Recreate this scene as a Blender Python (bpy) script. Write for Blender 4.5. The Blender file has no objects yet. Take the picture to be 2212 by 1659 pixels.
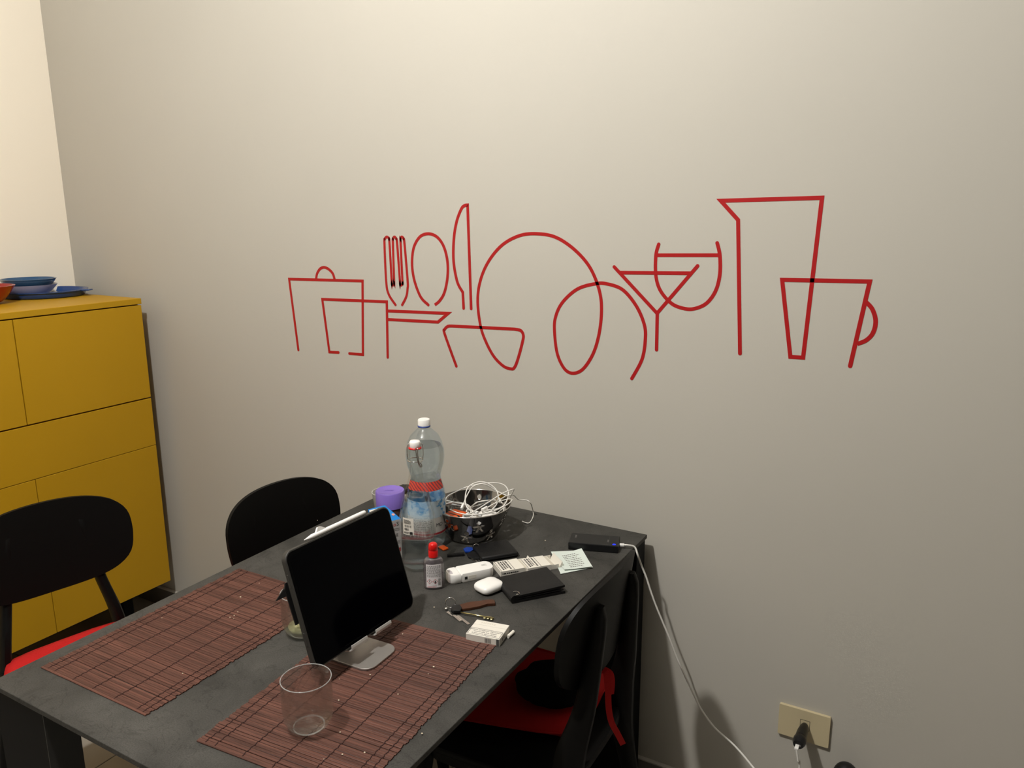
import bpy, bmesh, math, random
import numpy as np
from mathutils import Vector, Matrix
random.seed(7)
SC = bpy.context.scene; COL = SC.collection

# ------------------------------------------------------------------ camera, world, lamp, exposure
F, YAW, PITCH, ROLL = 1700.98, -0.5266, -0.2172, -0.0061
CAM = np.array([0, -1.8306, 1.5627])
def _axes():
    cy, sy, cp, sp = math.cos(YAW), math.sin(YAW), math.cos(PITCH), math.sin(PITCH)
    f = np.array([sy*cp, cy*cp, sp]); r = np.array([cy, -sy, 0]); u = np.cross(r, f)
    cr, sr = math.cos(ROLL), math.sin(ROLL)
    return cr*r+sr*u, -sr*r+cr*u, f
AR, AU, AF = _axes()
cd = bpy.data.cameras.new('camera'); cam = bpy.data.objects.new('camera', cd); COL.objects.link(cam)
M = Matrix(((AR[0], AU[0], -AF[0], CAM[0]), (AR[1], AU[1], -AF[1], CAM[1]), (AR[2], AU[2], -AF[2], CAM[2]), (0, 0, 0, 1)))
cam.matrix_world = M
cd.sensor_width = 36; cd.lens = 36*F/2212; cd.clip_start = .02
SC.camera = cam
w = bpy.data.worlds.new('world'); SC.world = w; w.use_nodes = True
w.node_tree.nodes['Background'].inputs[0].default_value = (.9, .85, .8, 1)
w.node_tree.nodes['Background'].inputs[1].default_value = .004
LAMP = Vector((-1.056, -1.532, 2.869))
ld = bpy.data.lights.new('ceiling_lamp_light', 'POINT'); ld.energy = 166; ld.color = (1, .985, .955); ld.shadow_soft_size = .045
lo = bpy.data.objects.new('ceiling_lamp_light', ld); COL.objects.link(lo); lo.location = LAMP
SC.view_settings.view_transform = 'Standard'; SC.view_settings.look = 'None'; SC.view_settings.gamma = 1
SC.view_settings.exposure = 0.0
SC.view_settings.use_curve_mapping = False

# ------------------------------------------------------------------ from a photo pixel to a point on a real plane
def ray(q): return AF + (q[0]-1106)/F*AR - (q[1]-829.5)/F*AU
def onz(q, z): d = ray(q); t = (z-CAM[2])/d[2]; return Vector(CAM+t*d)
def ony(q, y=0.): d = ray(q); t = (y-CAM[1])/d[1]; return Vector(CAM+t*d)
def onx(q, x): d = ray(q); t = (x-CAM[0])/d[0]; return Vector(CAM+t*d)
T = .75       # table top

# ------------------------------------------------------------------ materials
def lin(c): return tuple(((v/255)/12.92 if v/255 <= .04045 else ((v/255+.055)/1.055)**2.4) for v in c)+(1,)
MATS = {}
def mat(name, rgb, rough=.5, metal=0., spec=.5, noise=0., nscale=30., bump=0., bscale=200., coat=0., emit=None, alpha=1., trans=0., ior=1.45, objrand=0.):
    if name in MATS: return MATS[name]
    m = bpy.data.materials.new(name); m.use_nodes = True; nt = m.node_tree; N = nt.nodes; L = nt.links
    b = N['Principled BSDF']; c = lin(rgb)
    b.inputs['Base Color'].default_value = c; b.inputs['Roughness'].default_value = rough
    b.inputs['Metallic'].default_value = metal; b.inputs['Specular IOR Level'].default_value = spec
    b.inputs['Coat Weight'].default_value = coat; b.inputs['Alpha'].default_value = alpha
    b.inputs['Transmission Weight'].default_value = trans; b.inputs['IOR'].default_value = ior
    if emit: b.inputs['Emission Color'].default_value = lin(emit[0]); b.inputs['Emission Strength'].default_value = emit[1]
    tc = N.new('ShaderNodeTexCoord')
    if noise or objrand:
        n = N.new('ShaderNodeTexNoise'); n.inputs['Scale'].default_value = nscale; n.inputs['Detail'].default_value = 8; n.inputs['Roughness'].default_value = .6
        L.new(tc.outputs['Object'], n.inputs['Vector'])
        r = N.new('ShaderNodeMapRange'); r.inputs[1].default_value = .25; r.inputs[2].default_value = .75
        r.inputs[3].default_value = 1-noise; r.inputs[4].default_value = 1+noise
        L.new(n.outputs['Fac'], r.inputs[0])
        v = N.new('ShaderNodeHueSaturation'); v.inputs['Color'].default_value = c
        if objrand:
            oi = N.new('ShaderNodeObjectInfo'); mr = N.new('ShaderNodeMapRange')
            mr.inputs[3].default_value = 1-objrand; mr.inputs[4].default_value = 1+objrand
            L.new(oi.outputs['Random'], mr.inputs[0]); mm = N.new('ShaderNodeMath'); mm.operation = 'MULTIPLY'
            L.new(mr.outputs[0], mm.inputs[0]); L.new(r.outputs[0], mm.inputs[1]); L.new(mm.outputs[0], v.inputs['Value'])
        else: L.new(r.outputs[0], v.inputs['Value'])
        L.new(v.outputs[0], b.inputs['Base Color'])
    if bump:
        n2 = N.new('ShaderNodeTexNoise'); n2.inputs['Scale'].default_value = bscale; n2.inputs['Detail'].default_value = 4
        L.new(tc.outputs['Object'], n2.inputs['Vector'])
        bp = N.new('ShaderNodeBump'); bp.inputs['Strength'].default_value = bump; bp.inputs['Distance'].default_value = .002
        L.new(n2.outputs['Fac'], bp.inputs['Height']); L.new(bp.outputs[0], b.inputs['Normal'])
    MATS[name] = m; return m

def thin_clear(name, tint=(250, 250, 248), rough=.0, refl=.8, base=.025):
    """thin-walled clear glass or plastic: transparent with a Fresnel reflection"""
    if name in MATS: return MATS[name]
    m = bpy.data.materials.new(name); m.use_nodes = True; nt = m.node_tree; N = nt.nodes; L = nt.links
    N.remove(N['Principled BSDF']); out = N['Material Output']
    lw = N.new('ShaderNodeLayerWeight'); lw.inputs[0].default_value = .25
    mr = N.new('ShaderNodeMapRange'); mr.inputs[3].default_value = base; mr.inputs[4].default_value = .75*refl
    pw = N.new('ShaderNodeMath'); pw.operation = 'POWER'; pw.inputs[1].default_value = 2.6
    L.new(lw.outputs['Facing'], pw.inputs[0]); L.new(pw.outputs[0], mr.inputs[0])
    t = N.new('ShaderNodeBsdfTransparent'); t.inputs[0].default_value = lin(tint)
    g = N.new('ShaderNodeBsdfGlossy'); g.inputs['Roughness'].default_value = rough+.03; g.inputs[0].default_value = (.95, .95, .95, 1)
    mx = N.new('ShaderNodeMixShader'); L.new(mr.outputs[0], mx.inputs[0]); L.new(t.outputs[0], mx.inputs[1]); L.new(g.outputs[0], mx.inputs[2])
    L.new(mx.outputs[0], out.inputs[0]); MATS[name] = m; return m

def solid_glass(name):
    m = bpy.data.materials.new(name); m.use_nodes = True; nt = m.node_tree; N = nt.nodes; L = nt.links
    N.remove(N['Principled BSDF']); out = N['Material Output']
    t = N.new('ShaderNodeBsdfTransparent'); t.inputs[0].default_value = lin((248, 249, 248))
    g = N.new('ShaderNodeBsdfGlass'); g.inputs['IOR'].default_value = 1.47; g.inputs[0].default_value = lin((252, 252, 250)); g.inputs['Roughness'].default_value = 0
    mx = N.new('ShaderNodeMixShader'); mx.inputs[0].default_value = .3
    L.new(t.outputs[0], mx.inputs[1]); L.new(g.outputs[0], mx.inputs[2]); L.new(mx.outputs[0], out.inputs[0]); return m

def water_mat(name, tint):
    if name in MATS: return MATS[name]
    m = bpy.data.materials.new(name); m.use_nodes = True; nt = m.node_tree; N = nt.nodes; L = nt.links
    N.remove(N['Principled BSDF']); out = N['Material Output']
    t = N.new('ShaderNodeBsdfTransparent'); t.inputs[0].default_value = lin(tint)
    g = N.new('ShaderNodeBsdfGlass'); g.inputs['IOR'].default_value = 1.25; g.inputs[0].default_value = lin(tint); g.inputs['Roughness'].default_value = 0
    mx = N.new('ShaderNodeMixShader'); mx.inputs[0].default_value = .35
    L.new(t.outputs[0], mx.inputs[1]); L.new(g.outputs[0], mx.inputs[2]); L.new(mx.outputs[0], out.inputs[0]); MATS[name] = m; return m

def table_mat():
    m = mat('dark_stone_top', (80, 79, 77), rough=.55, spec=.32)
    nt = m.node_tree; N = nt.nodes; L = nt.links; b = N['Principled BSDF']; tc = N['Texture Coordinate']
    n1 = N.new('ShaderNodeTexNoise'); n1.inputs['Scale'].default_value = 5; n1.inputs['Detail'].default_value = 10; n1.inputs['Roughness'].default_value = .65; n1.inputs['Distortion'].default_value = .8
    n2 = N.new('ShaderNodeTexNoise'); n2.inputs['Scale'].default_value = 420; n2.inputs['Detail'].default_value = 4
    n3 = N.new('ShaderNodeTexNoise'); n3.inputs['Scale'].default_value = 8; n3.inputs['Detail'].default_value = 12; n3.inputs['Distortion'].default_value = 2.2
    for n in (n1, n2, n3): L.new(tc.outputs['Object'], n.inputs['Vector'])
    cr = N.new('ShaderNodeValToRGB'); e = cr.color_ramp.elements
    e[0].position = .3; e[0].color = lin((44, 43, 40)); e[1].position = .72; e[1].color = lin((74, 72, 68))
    L.new(n1.outputs['Fac'], cr.inputs[0])
    cv = N.new('ShaderNodeValToRGB'); e = cv.color_ramp.elements; e[0].position = .485; e[0].color = (1, 1, 1, 1); e[1].position = .515; e[1].color = (1, 1, 1, 1)
    k = cv.color_ramp.elements.new(.5); k.color = (.66, .66, .66, 1); L.new(n3.outputs['Fac'], cv.inputs[0])
    x1 = N.new('ShaderNodeMix'); x1.data_type = 'RGBA'; x1.blend_type = 'MULTIPLY'; x1.inputs[0].default_value = 1
    L.new(cr.outputs[0], x1.inputs[6]); L.new(cv.outputs[0], x1.inputs[7])
    mr = N.new('ShaderNodeMapRange'); mr.inputs[1].default_value = .3; mr.inputs[2].default_value = .7; mr.inputs[3].default_value = .74; mr.inputs[4].default_value = 1.28
    L.new(n2.outputs['Fac'], mr.inputs[0])
    hv = N.new('ShaderNodeHueSaturation'); L.new(x1.outputs[2], hv.inputs['Color']); L.new(mr.outputs[0], hv.inputs['Value']); L.new(hv.outputs[0], b.inputs['Base Color'])
    bp = N.new('ShaderNodeBump'); bp.inputs['Strength'].default_value = .25; bp.inputs['Distance'].default_value = .0008
    L.new(n2.outputs['Fac'], bp.inputs['Height']); L.new(bp.outputs[0], b.inputs['Normal'])
    return m

def slat_mat():
    m = mat('stained_bamboo', (86, 55, 46), rough=.55, spec=.3); nt = m.node_tree; N = nt.nodes; L = nt.links; b = N['Principled BSDF']
    tc = N['Texture Coordinate']; oi = N.new('ShaderNodeObjectInfo'); mp = N.new('ShaderNodeMapping'); mp.inputs['Scale'].default_value = (14, 420, 60)
    cx = N.new('ShaderNodeCombineXYZ'); mu = N.new('ShaderNodeMath'); mu.operation = 'MULTIPLY'; mu.inputs[1].default_value = 97
    L.new(oi.outputs['Random'], mu.inputs[0]); L.new(mu.outputs[0], cx.inputs[0]); L.new(mu.outputs[0], cx.inputs[2]); L.new(cx.outputs[0], mp.inputs['Location'])
    L.new(tc.outputs['Object'], mp.inputs['Vector']); n = N.new('ShaderNodeTexNoise'); n.inputs['Scale'].default_value = 1; n.inputs['Detail'].default_value = 5
    L.new(mp.outputs[0], n.inputs['Vector']); mr = N.new('ShaderNodeMapRange'); mr.inputs[1].default_value = .3; mr.inputs[2].default_value = .7; mr.inputs[3].default_value = .68; mr.inputs[4].default_value = 1.3
    L.new(n.outputs['Fac'], mr.inputs[0]); m2 = N.new('ShaderNodeMapRange'); m2.inputs[3].default_value = .74; m2.inputs[4].default_value = 1.22; L.new(oi.outputs['Random'], m2.inputs[0])
    mm = N.new('ShaderNodeMath'); mm.operation = 'MULTIPLY'; L.new(mr.outputs[0], mm.inputs[0]); L.new(m2.outputs[0], mm.inputs[1])
    hv = N.new('ShaderNodeHueSaturation'); hv.inputs['Color'].default_value = lin((88, 56, 46)); L.new(mm.outputs[0], hv.inputs['Value']); L.new(hv.outputs[0], b.inputs['Base Color'])
    return m

def leopard(name, a, b_, scale, thr=.5):   # two-colour blotches, for printed matter too far off to read
    m = mat(name, a, rough=.5); nt = m.node_tree; N = nt.nodes; L = nt.links
    n = N.new('ShaderNodeTexNoise'); n.inputs['Scale'].default_value = scale; L.new(N['Texture Coordinate'].outputs['Object'], n.inputs['Vector'])
    cr = N.new('ShaderNodeValToRGB'); cr.color_ramp.elements[0].position = thr-.03; cr.color_ramp.elements[1].position = thr+.03
    cr.color_ramp.elements[0].color = lin(a); cr.color_ramp.elements[1].color = lin(b_)
    L.new(n.outputs['Fac'], cr.inputs[0]); L.new(cr.outputs[0], N['Principled BSDF'].inputs['Base Color']); return m

m_wall = mat('grey_wall_paint', (187, 182, 171), rough=.75, spec=.25, noise=.02, nscale=1.6, bump=.15, bscale=38)
m_white = mat('cream_wall_paint', (246, 236, 218), rough=.8, spec=.2, bump=.1, bscale=60)
m_ceil = mat('ceiling_paint', (165, 163, 158), rough=.9)
m_room = mat('far_wall_paint', (84, 82, 78), rough=.85)
m_tile = mat('floor_tile', (158, 152, 142), rough=.38, noise=.06, nscale=9, objrand=.03)
m_grout = mat('tile_grout', (92, 86, 78), rough=.9)
m_base = mat('baseboard_tile', (120, 115, 108), rough=.4, noise=.06, nscale=12)
m_baselit = mat('baseboard_lit_top', (196, 190, 180), rough=.5)  # pale tone for light caught on the baseboard's top edge
m_red = mat('red_vinyl', (166, 24, 26), rough=.42, spec=.4)
m_yel = mat('mustard_lacquer', (182, 138, 16), rough=.5, spec=.35, noise=.02, nscale=4, bump=.04, bscale=400)
m_dark = mat('shadow_gap', (30, 26, 22), rough=.8)
m_black = mat('black_lacquered_wood', (9, 8, 7), rough=.5, spec=.2)
m_blackm = mat('black_metal', (7, 7, 9), rough=.6, spec=.15)
m_litleg = mat('lit_leg_metal', (52, 51, 49), rough=.45)  # lighter tone of the black leg metal, standing in for lamplight
m_cush = mat('red_cushion_fabric', (188, 32, 32), rough=.85, spec=.2, bump=.3, bscale=500)
m_top = table_mat()
m_edge = mat('table_edge', (56, 55, 53), rough=.45, noise=.1, nscale=200)
m_slat = slat_mat()
m_string = mat('brown_thread', (46, 20, 14), rough=.9)
m_screen = mat('dark_screen', (2, 2, 4), rough=.08, spec=.06)
m_case = mat('tablet_case_grey', (52, 50, 46), rough=.5)
m_alu = mat('brushed_aluminium', (170, 165, 160), rough=.42, metal=.75)
m_hook = mat('satin_aluminium', (215, 212, 206), rough=.35, metal=.4)
m_chrome = mat('chrome', (215, 213, 210), rough=.12, metal=1.)
m_steel = mat('polished_steel', (148, 145, 142), rough=.07, metal=1.)
m_gloss = mat('white_gloss_plastic', (236, 233, 228), rough=.22, spec=.5)
m_cable = mat('white_cable', (226, 222, 214), rough=.4)
m_paper = mat('white_card', (222, 216, 204), rough=.6)
m_inner = mat('inner_card', (196, 188, 172), rough=.8)
m_print = mat('black_print', (42, 40, 40), rough=.6)
m_gprint = mat('grey_print', (120, 116, 112), rough=.6)
m_redp = mat('red_print', (176, 36, 38), rough=.6)
m_recpt = mat('receipt_paper', (206, 214, 206), rough=.7)
m_leather = mat('black_leather', (18, 17, 17), rough=.5, spec=.4, bump=.3, bscale=700)
m_bplast = mat('black_plastic', (19, 19, 20), rough=.35, spec=.45)
m_redcap = mat('red_cap_plastic', (205, 22, 20), rough=.28)
m_ivory = mat('ivory_plastic', (199, 184, 148), rough=.35)
m_glass = thin_clear('clear_glass')
m_pet = thin_clear('clear_bottle_plastic', (240, 246, 250), base=.05)
m_frost = mat('frosted_plastic', (205, 203, 196), rough=.5, alpha=.55)
m_water = water_mat('water', (250, 252, 253))
m_sglass = solid_glass('tumbler_glass')
m_purple = mat('purple_lid', (128, 104, 186), rough=.4)
m_brown = mat('cocoa_powder', (66, 44, 32), rough=.9, noise=.2, nscale=150)
m_blue = mat('blue_glaze', (32, 66, 122), rough=.25, coat=.3)
m_dblue = mat('deep_blue_glaze', (50, 84, 118), rough=.2, coat=.3)
m_lilac = mat('lilac_glaze', (178, 178, 205), rough=.2, coat=.3)
m_redbowl = mat('red_glaze', (150, 26, 20), rough=.25, coat=.3)
m_cartonb = mat('carton_blue', (20, 122, 196), rough=.4)
m_orange = mat('orange_plastic', (214, 84, 20), rough=.45)
m_bkey = mat('blue_key_plastic', (22, 58, 140), rough=.35)
m_wood = mat('carved_brown_wood', (72, 40, 22), rough=.5, noise=.25, nscale=90)
m_brass = mat('brass_key', (196, 184, 132), rough=.22, metal=1.)
m_led = mat('blue_led', (20, 40, 255), rough=.5, emit=((20, 40, 255), 1.6))
m_label = mat('clear_label_white', (214, 210, 204), rough=.5)
m_lblue = leopard('bottle_label_blue', (196, 214, 226), (70, 146, 204), 60, .56)
m_lred = mat('bottle_label_red', (205, 60, 46), rough=.5)
_N = m_lred.node_tree.nodes; _L = m_lred.node_tree.links; _w = _N.new('ShaderNodeTexWave'); _w.inputs['Scale'].default_value = 60; _w.inputs['Distortion'].default_value = 2.5; _w.bands_direction = 'DIAGONAL'
_L.new(_N['Texture Coordinate'].outputs['Object'], _w.inputs['Vector']); _c = _N.new('ShaderNodeValToRGB'); _c.color_ramp.elements[0].color = lin((214, 66, 50)); _c.color_ramp.elements[1].color = lin((120, 60, 60)); _c.color_ramp.elements[0].position = .55; _c.color_ramp.elements[1].position = .75
_L.new(_w.outputs['Fac'], _c.inputs[0]); _L.new(_c.outputs[0], _N['Principled BSDF'].inputs['Base Color'])
m_redline = mat('label_red_line', (190, 52, 60), rough=.5)
m_white_t = mat('white_text', (230, 230, 230), rough=.6)
m_crumb = mat('crumb', (215, 200, 175), rough=.9)
m_lemon = mat('lemon_residue', (196, 188, 140), rough=.5)

# ------------------------------------------------------------------ mesh builders (all return (verts, faces))
def mk(name, vf, m, parent=None, smooth=False, loc=None, rot=None, sharp=None):
    v, f = vf; me = bpy.data.meshes.new(name); me.from_pydata([tuple(p) for p in v], [], f); me.update()
    bm = bmesh.new(); bm.from_mesh(me); bmesh.ops.recalc_face_normals(bm, faces=bm.faces[:]); bm.to_mesh(me); bm.free()
    if smooth:
        for p in me.polygons: p.use_smooth = True
        if sharp is not None: me.set_sharp_from_angle(angle=math.radians(sharp))
    for mm in (m if isinstance(m, (list, tuple)) else [m]): me.materials.append(mm)
    o = bpy.data.objects.new(name, me); COL.objects.link(o)
    if parent is not None: o.parent = parent
    if loc is not None: o.location = loc
    if rot is not None: o.rotation_euler = rot
    return o
def thing(name, label, cat, loc=(0, 0, 0), rz=0., group=None, matrix=None):
    o = bpy.data.objects.new(name, None); COL.objects.link(o); o.empty_display_size = .05
    if matrix is not None: o.matrix_world = matrix
    else: o.location = loc; o.rotation_euler = (0, 0, rz)
    return tag(o, label, cat, group)
def tag(o, label, cat, group=None):
    o['label'] = label; o['category'] = cat
    if group: o['group'] = group
    return o
def struct(o): o['kind'] = 'structure'; return o
def join(*parts):
    V, Fc = [], []
    for v, f in parts: n = len(V); V += [tuple(p) for p in v]; Fc += [tuple(i+n for i in q) for q in f]
    return V, Fc
def move(vf, loc=(0, 0, 0), mtx=None):
    v, f = vf
    if mtx is not None: v = [mtx @ Vector(p) for p in v]
    return [Vector(p)+Vector(loc) for p in v], f
def box(x0, x1, y0, y1, z0, z1):
    v = [(x, y, z) for x in (x0, x1) for y in (y0, y1) for z in (z0, z1)]
    return v, [(0, 1, 3, 2), (4, 6, 7, 5), (0, 4, 5, 1), (2, 3, 7, 6), (0, 2, 6, 4), (1, 5, 7, 3)]
def rbox(x0, x1, y0, y1, z0, z1, r=.002, seg=2):
    bm = bmesh.new(); bmesh.ops.create_cube(bm, size=1)
    for v in bm.verts: v.co = Vector(((x0+x1)/2+v.co.x*(x1-x0), (y0+y1)/2+v.co.y*(y1-y0), (z0+z1)/2+v.co.z*(z1-z0)))
    bmesh.ops.bevel(bm, geom=bm.edges[:], offset=r, segments=seg, profile=.5, affect='EDGES', clamp_overlap=True)
    bm.verts.index_update(); vf = ([v.co.copy() for v in bm.verts], [tuple(v.index for v in f.verts) for f in bm.faces]); bm.free(); return vf
def slab(outline, z0, z1, bev=0.):
    """prism of a 2D outline, optionally with a small chamfer on both rims"""
    n = len(outline); c = Vector((sum(p[0] for p in outline)/n, sum(p[1] for p in outline)/n))
    def ring(z, s): return [(c.x+(p[0]-c.x)*s, c.y+(p[1]-c.y)*s, z) for p in outline]
    if bev:
        R = max((Vector(p[:2])-c).length for p in outline); s = 1-bev/R
        rings = [ring(z0, s), ring(z0+bev, 1), ring(z1-bev, 1), ring(z1, s)]
    else: rings = [ring(z0, 1), ring(z1, 1)]
    V = sum(rings, []); Fc = []
    for k in range(len(rings)-1):
        for i in range(n): j = (i+1) % n; Fc.append((k*n+i, k*n+j, (k+1)*n+j, (k+1)*n+i))
    Fc += [tuple(range(n)), tuple(range((len(rings)-1)*n, len(rings)*n))]
    return V, Fc
def rrect(x0, x1, y0, y1, r, n=6):
    P = []
    for cx, cy, a in ((x1-r, y1-r, 0), (x0+r, y1-r, 90), (x0+r, y0+r, 180), (x1-r, y0+r, 270)):
        for k in range(n+1): t = math.radians(a+90*k/n); P.append((cx+r*math.cos(t), cy+r*math.sin(t)))
    return P
def lathe(prof, n=48, a0=0., a1=360., cap0=True, cap1=True, sx=1., sy=1.):
    full = abs(a1-a0-360) < 1e-6; m = n if full else n+1; V = []; Fc = []
    for r, z in prof:
        for i in range(m): t = math.radians(a0+(a1-a0)*i/n); V.append((r*sx*math.cos(t), r*sy*math.sin(t), z))
    for k in range(len(prof)-1):
        for i in range(n): j = (i+1) % m; Fc.append((k*m+i, k*m+j, (k+1)*m+j, (k+1)*m+i))
    if full and cap0: Fc.append(tuple(range(m)))
    if full and cap1: Fc.append(tuple(range((len(prof)-1)*m, len(prof)*m)))
    return V, Fc
def smooth_pts(P, n=8, closed=False):
    P = [Vector(p) for p in P]; N = len(P); out = []
    rng = range(N if closed else N-1)
    for i in rng:
        g = (lambda k: P[k % N]) if closed else (lambda k: P[max(0, min(N-1, k))])
        a, b, c, d = g(i-1), g(i), g(i+1), g(i+2)
        for k in range(n):
            t = k/n; out.append(.5*((2*b)+(c-a)*t+(2*a-5*b+4*c-d)*t*t+(3*b-a-3*c+d)*t**3))
    if not closed: out.append(P[-1])
    return out
def tube(P, r, n=8, closed=False, sub=6, flat=None, up=None):
    P = smooth_pts(P, sub, closed) if sub else [Vector(p) for p in P]
    N = len(P); V = []; Fc = []; ref = Vector(up) if up else Vector((0, 0, 1)); prev = None
    for i, p in enumerate(P):
        a = P[(i-1) % N] if closed or i else P[0]; b = P[(i+1) % N] if closed or i < N-1 else P[-1]
        t = (b-a)
        if t.length < 1e-9: t = Vector((1, 0, 0))
        t.normalize()
        if prev is None:
            s = t.cross(ref)
            if s.length < 1e-3: s = t.cross(Vector((1, .2, 0)))
        else: s = prev-t*prev.dot(t)
        if up: s = t.cross(ref) if t.cross(ref).length > 1e-3 else s
        s.normalize(); prev = s; q = t.cross(s); rr = r(i/(N-1)) if callable(r) else r
        ra, rb = (rr, rr) if flat is None else (rr, flat)
        for k in range(n): th = 2*math.pi*k/n; V.append(p+s*ra*math.cos(th)+q*rb*math.sin(th))
    for i in range(N if closed else N-1):
        for k in range(n): j = (i+1) % N; l = (k+1) % n; Fc.append((i*n+k, i*n+l, j*n+l, j*n+k))
    if not closed: Fc += [tuple(range(n)), tuple(range((N-1)*n, N*n))]
    return V, Fc
def textm(s, size, m, parent, mtx, name='lettering', align='CENTER', depth=.00005):
    c = bpy.data.curves.new('t', 'FONT'); c.body = s; c.size = size; c.align_x = align; c.align_y = 'CENTER'; c.extrude = depth; c.resolution_u = 2
    o = bpy.data.objects.new('t', c); COL.objects.link(o)
    dg = bpy.context.evaluated_depsgraph_get(); me = bpy.data.meshes.new_from_object(o.evaluated_get(dg)); bpy.data.objects.remove(o)
    me.transform(mtx); me.materials.clear(); me.materials.append(m); p = bpy.data.objects.new(name, me); COL.objects.link(p); p.parent = parent; return p
def prints(x0, x1, y0, y1, lines, fill=.55, t=.0001, seed=1):
    """rows of small raised words: fine print, in the XY plane"""
    R = random.Random(seed); parts = []; dy = (y1-y0)/lines
    for i in range(lines):
        y = y1-dy*(i+.5); x = x0; end = x1-(R.random()*.25*(x1-x0) if R.random() < .3 else 0)
        while x < end:
            wd = min((x1-x0)*R.uniform(.05, .16), end-x); parts.append(box(x, x+wd*.85, y-dy*fill/2, y+dy*fill/2, 0, t)); x += wd+(x1-x0)*.02
    return join(*parts)
def bars(x0, x1, y0, y1, n, t=.0001, seed=3):
    R = random.Random(seed); parts = []; d = (x1-x0)/n
    for i in range(n): wd = d*R.choice((.25, .45, .7)); parts.append(box(x0+i*d, x0+i*d+wd, y0, y1, 0, t))
    return join(*parts)
def face_mtx(o, X, Y):
    X = Vector(X).normalized(); Y = Vector(Y); Y = (Y-X*Y.dot(X)).normalized(); Z = X.cross(Y)
    return Matrix(((X.x, Y.x, Z.x, o[0]), (X.y, Y.y, Z.y, o[1]), (X.z, Y.z, Z.z, o[2]), (0, 0, 0, 1)))
def edge_frame(a, b, z):
    """frame on a horizontal plane whose X runs from pixel a to pixel b, Y away from the viewer; returns matrix, length"""
    A = onz(a, z); B = onz(b, z); X = (B-A); L = X.length; X.normalize(); Y = Vector((-X.y, X.x, 0)); 
    return face_mtx(A, X, Y), L

# ------------------------------------------------------------------ the room
XL, XR, YF, ZC = -3.052, 2.3, -4.4, 3.15
struct(mk('wall_back', box(XL-.1, XR+.1, 0, .1, -.02, ZC), m_wall))
struct(mk('wall_left', box(XL-.1, XL, YF, 0, -.02, ZC), m_white))
struct(mk('wall_right', box(XR, XR+.1, YF, 0, -.02, ZC), m_room))
struct(mk('wall_front', box(XL-.1, XR+.1, YF-.1, YF, -.02, ZC), m_room))
struct(mk('ceiling', box(XL-.1, XR+.1, YF-.1, .1, ZC, ZC+.1), m_ceil))
fl = struct(mk('floor', box(XL, XR, YF, 0, -.06, -.012), m_grout))
TP = .298; JX = -2.038; tm = None; n = 0
for i in range(-4, 8):
    for j in range(0, 6):
        x0 = JX+i*TP; y1 = -.012-j*TP*2+.1
        x1 = x0+TP-.0025; y0 = y1-TP*2+.0025; x0 = max(x0, XL); x1 = min(x1, XR); y1 = min(y1, -.001)
        if x1-x0 < .03 or y1-y0 < .03: continue
        if j > 2 and i > 3: continue
        mk('tile', rbox(x0, x1, y0, y1, -.012, 0, .0012, 1), m_tile, fl)
mk('tile', box(JX+4*TP, XR, YF, -.012-3*TP*2+.1, -.012, -.0002), m_tile, fl)['kind'] = 'stuff'
bb = struct(mk('baseboard_back', rbox(XL, XR, -.011, 0, .0, .0776, .0015, 2), m_base))
x = XL+.2
while x < XR: mk('baseboard_joint', box(x, x+.0016, -.0113, -.0105, .001, .0765), m_grout, bb); x += TP
struct(mk('baseboard_lit_edge_1', box(XL, XR, -.0125, 0, .0777, .0815), m_baselit))  # added pale strip: the light along the baseboard's top edge, put into colour
struct(mk('baseboard_left', rbox(XL, XL+.011, YF, -.012, 0, .0776, .0015, 1), m_base))
# lamp that lights the room, above the table and out of the frame
lt = thing('pendant_lamp', 'round ceiling lamp hanging over the dining table', 'lamp', (LAMP.x, LAMP.y, ZC))
mk('canopy', lathe([(.0, -.025), (.05, -.025), (.055, -.003), (.0, -.003)], 24, cap0=False, cap1=False), m_gloss, lt, True)
mk('cord', tube([(0, 0, -.02), (0, 0, -.1), (0, 0, -.2)], .003, 6), m_gloss, lt)
mk('socket', lathe([(.0, -.222), (.018, -.222), (.02, -.19), (.0, -.185)], 20, cap0=False, cap1=False), m_gloss, lt, True)

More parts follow.
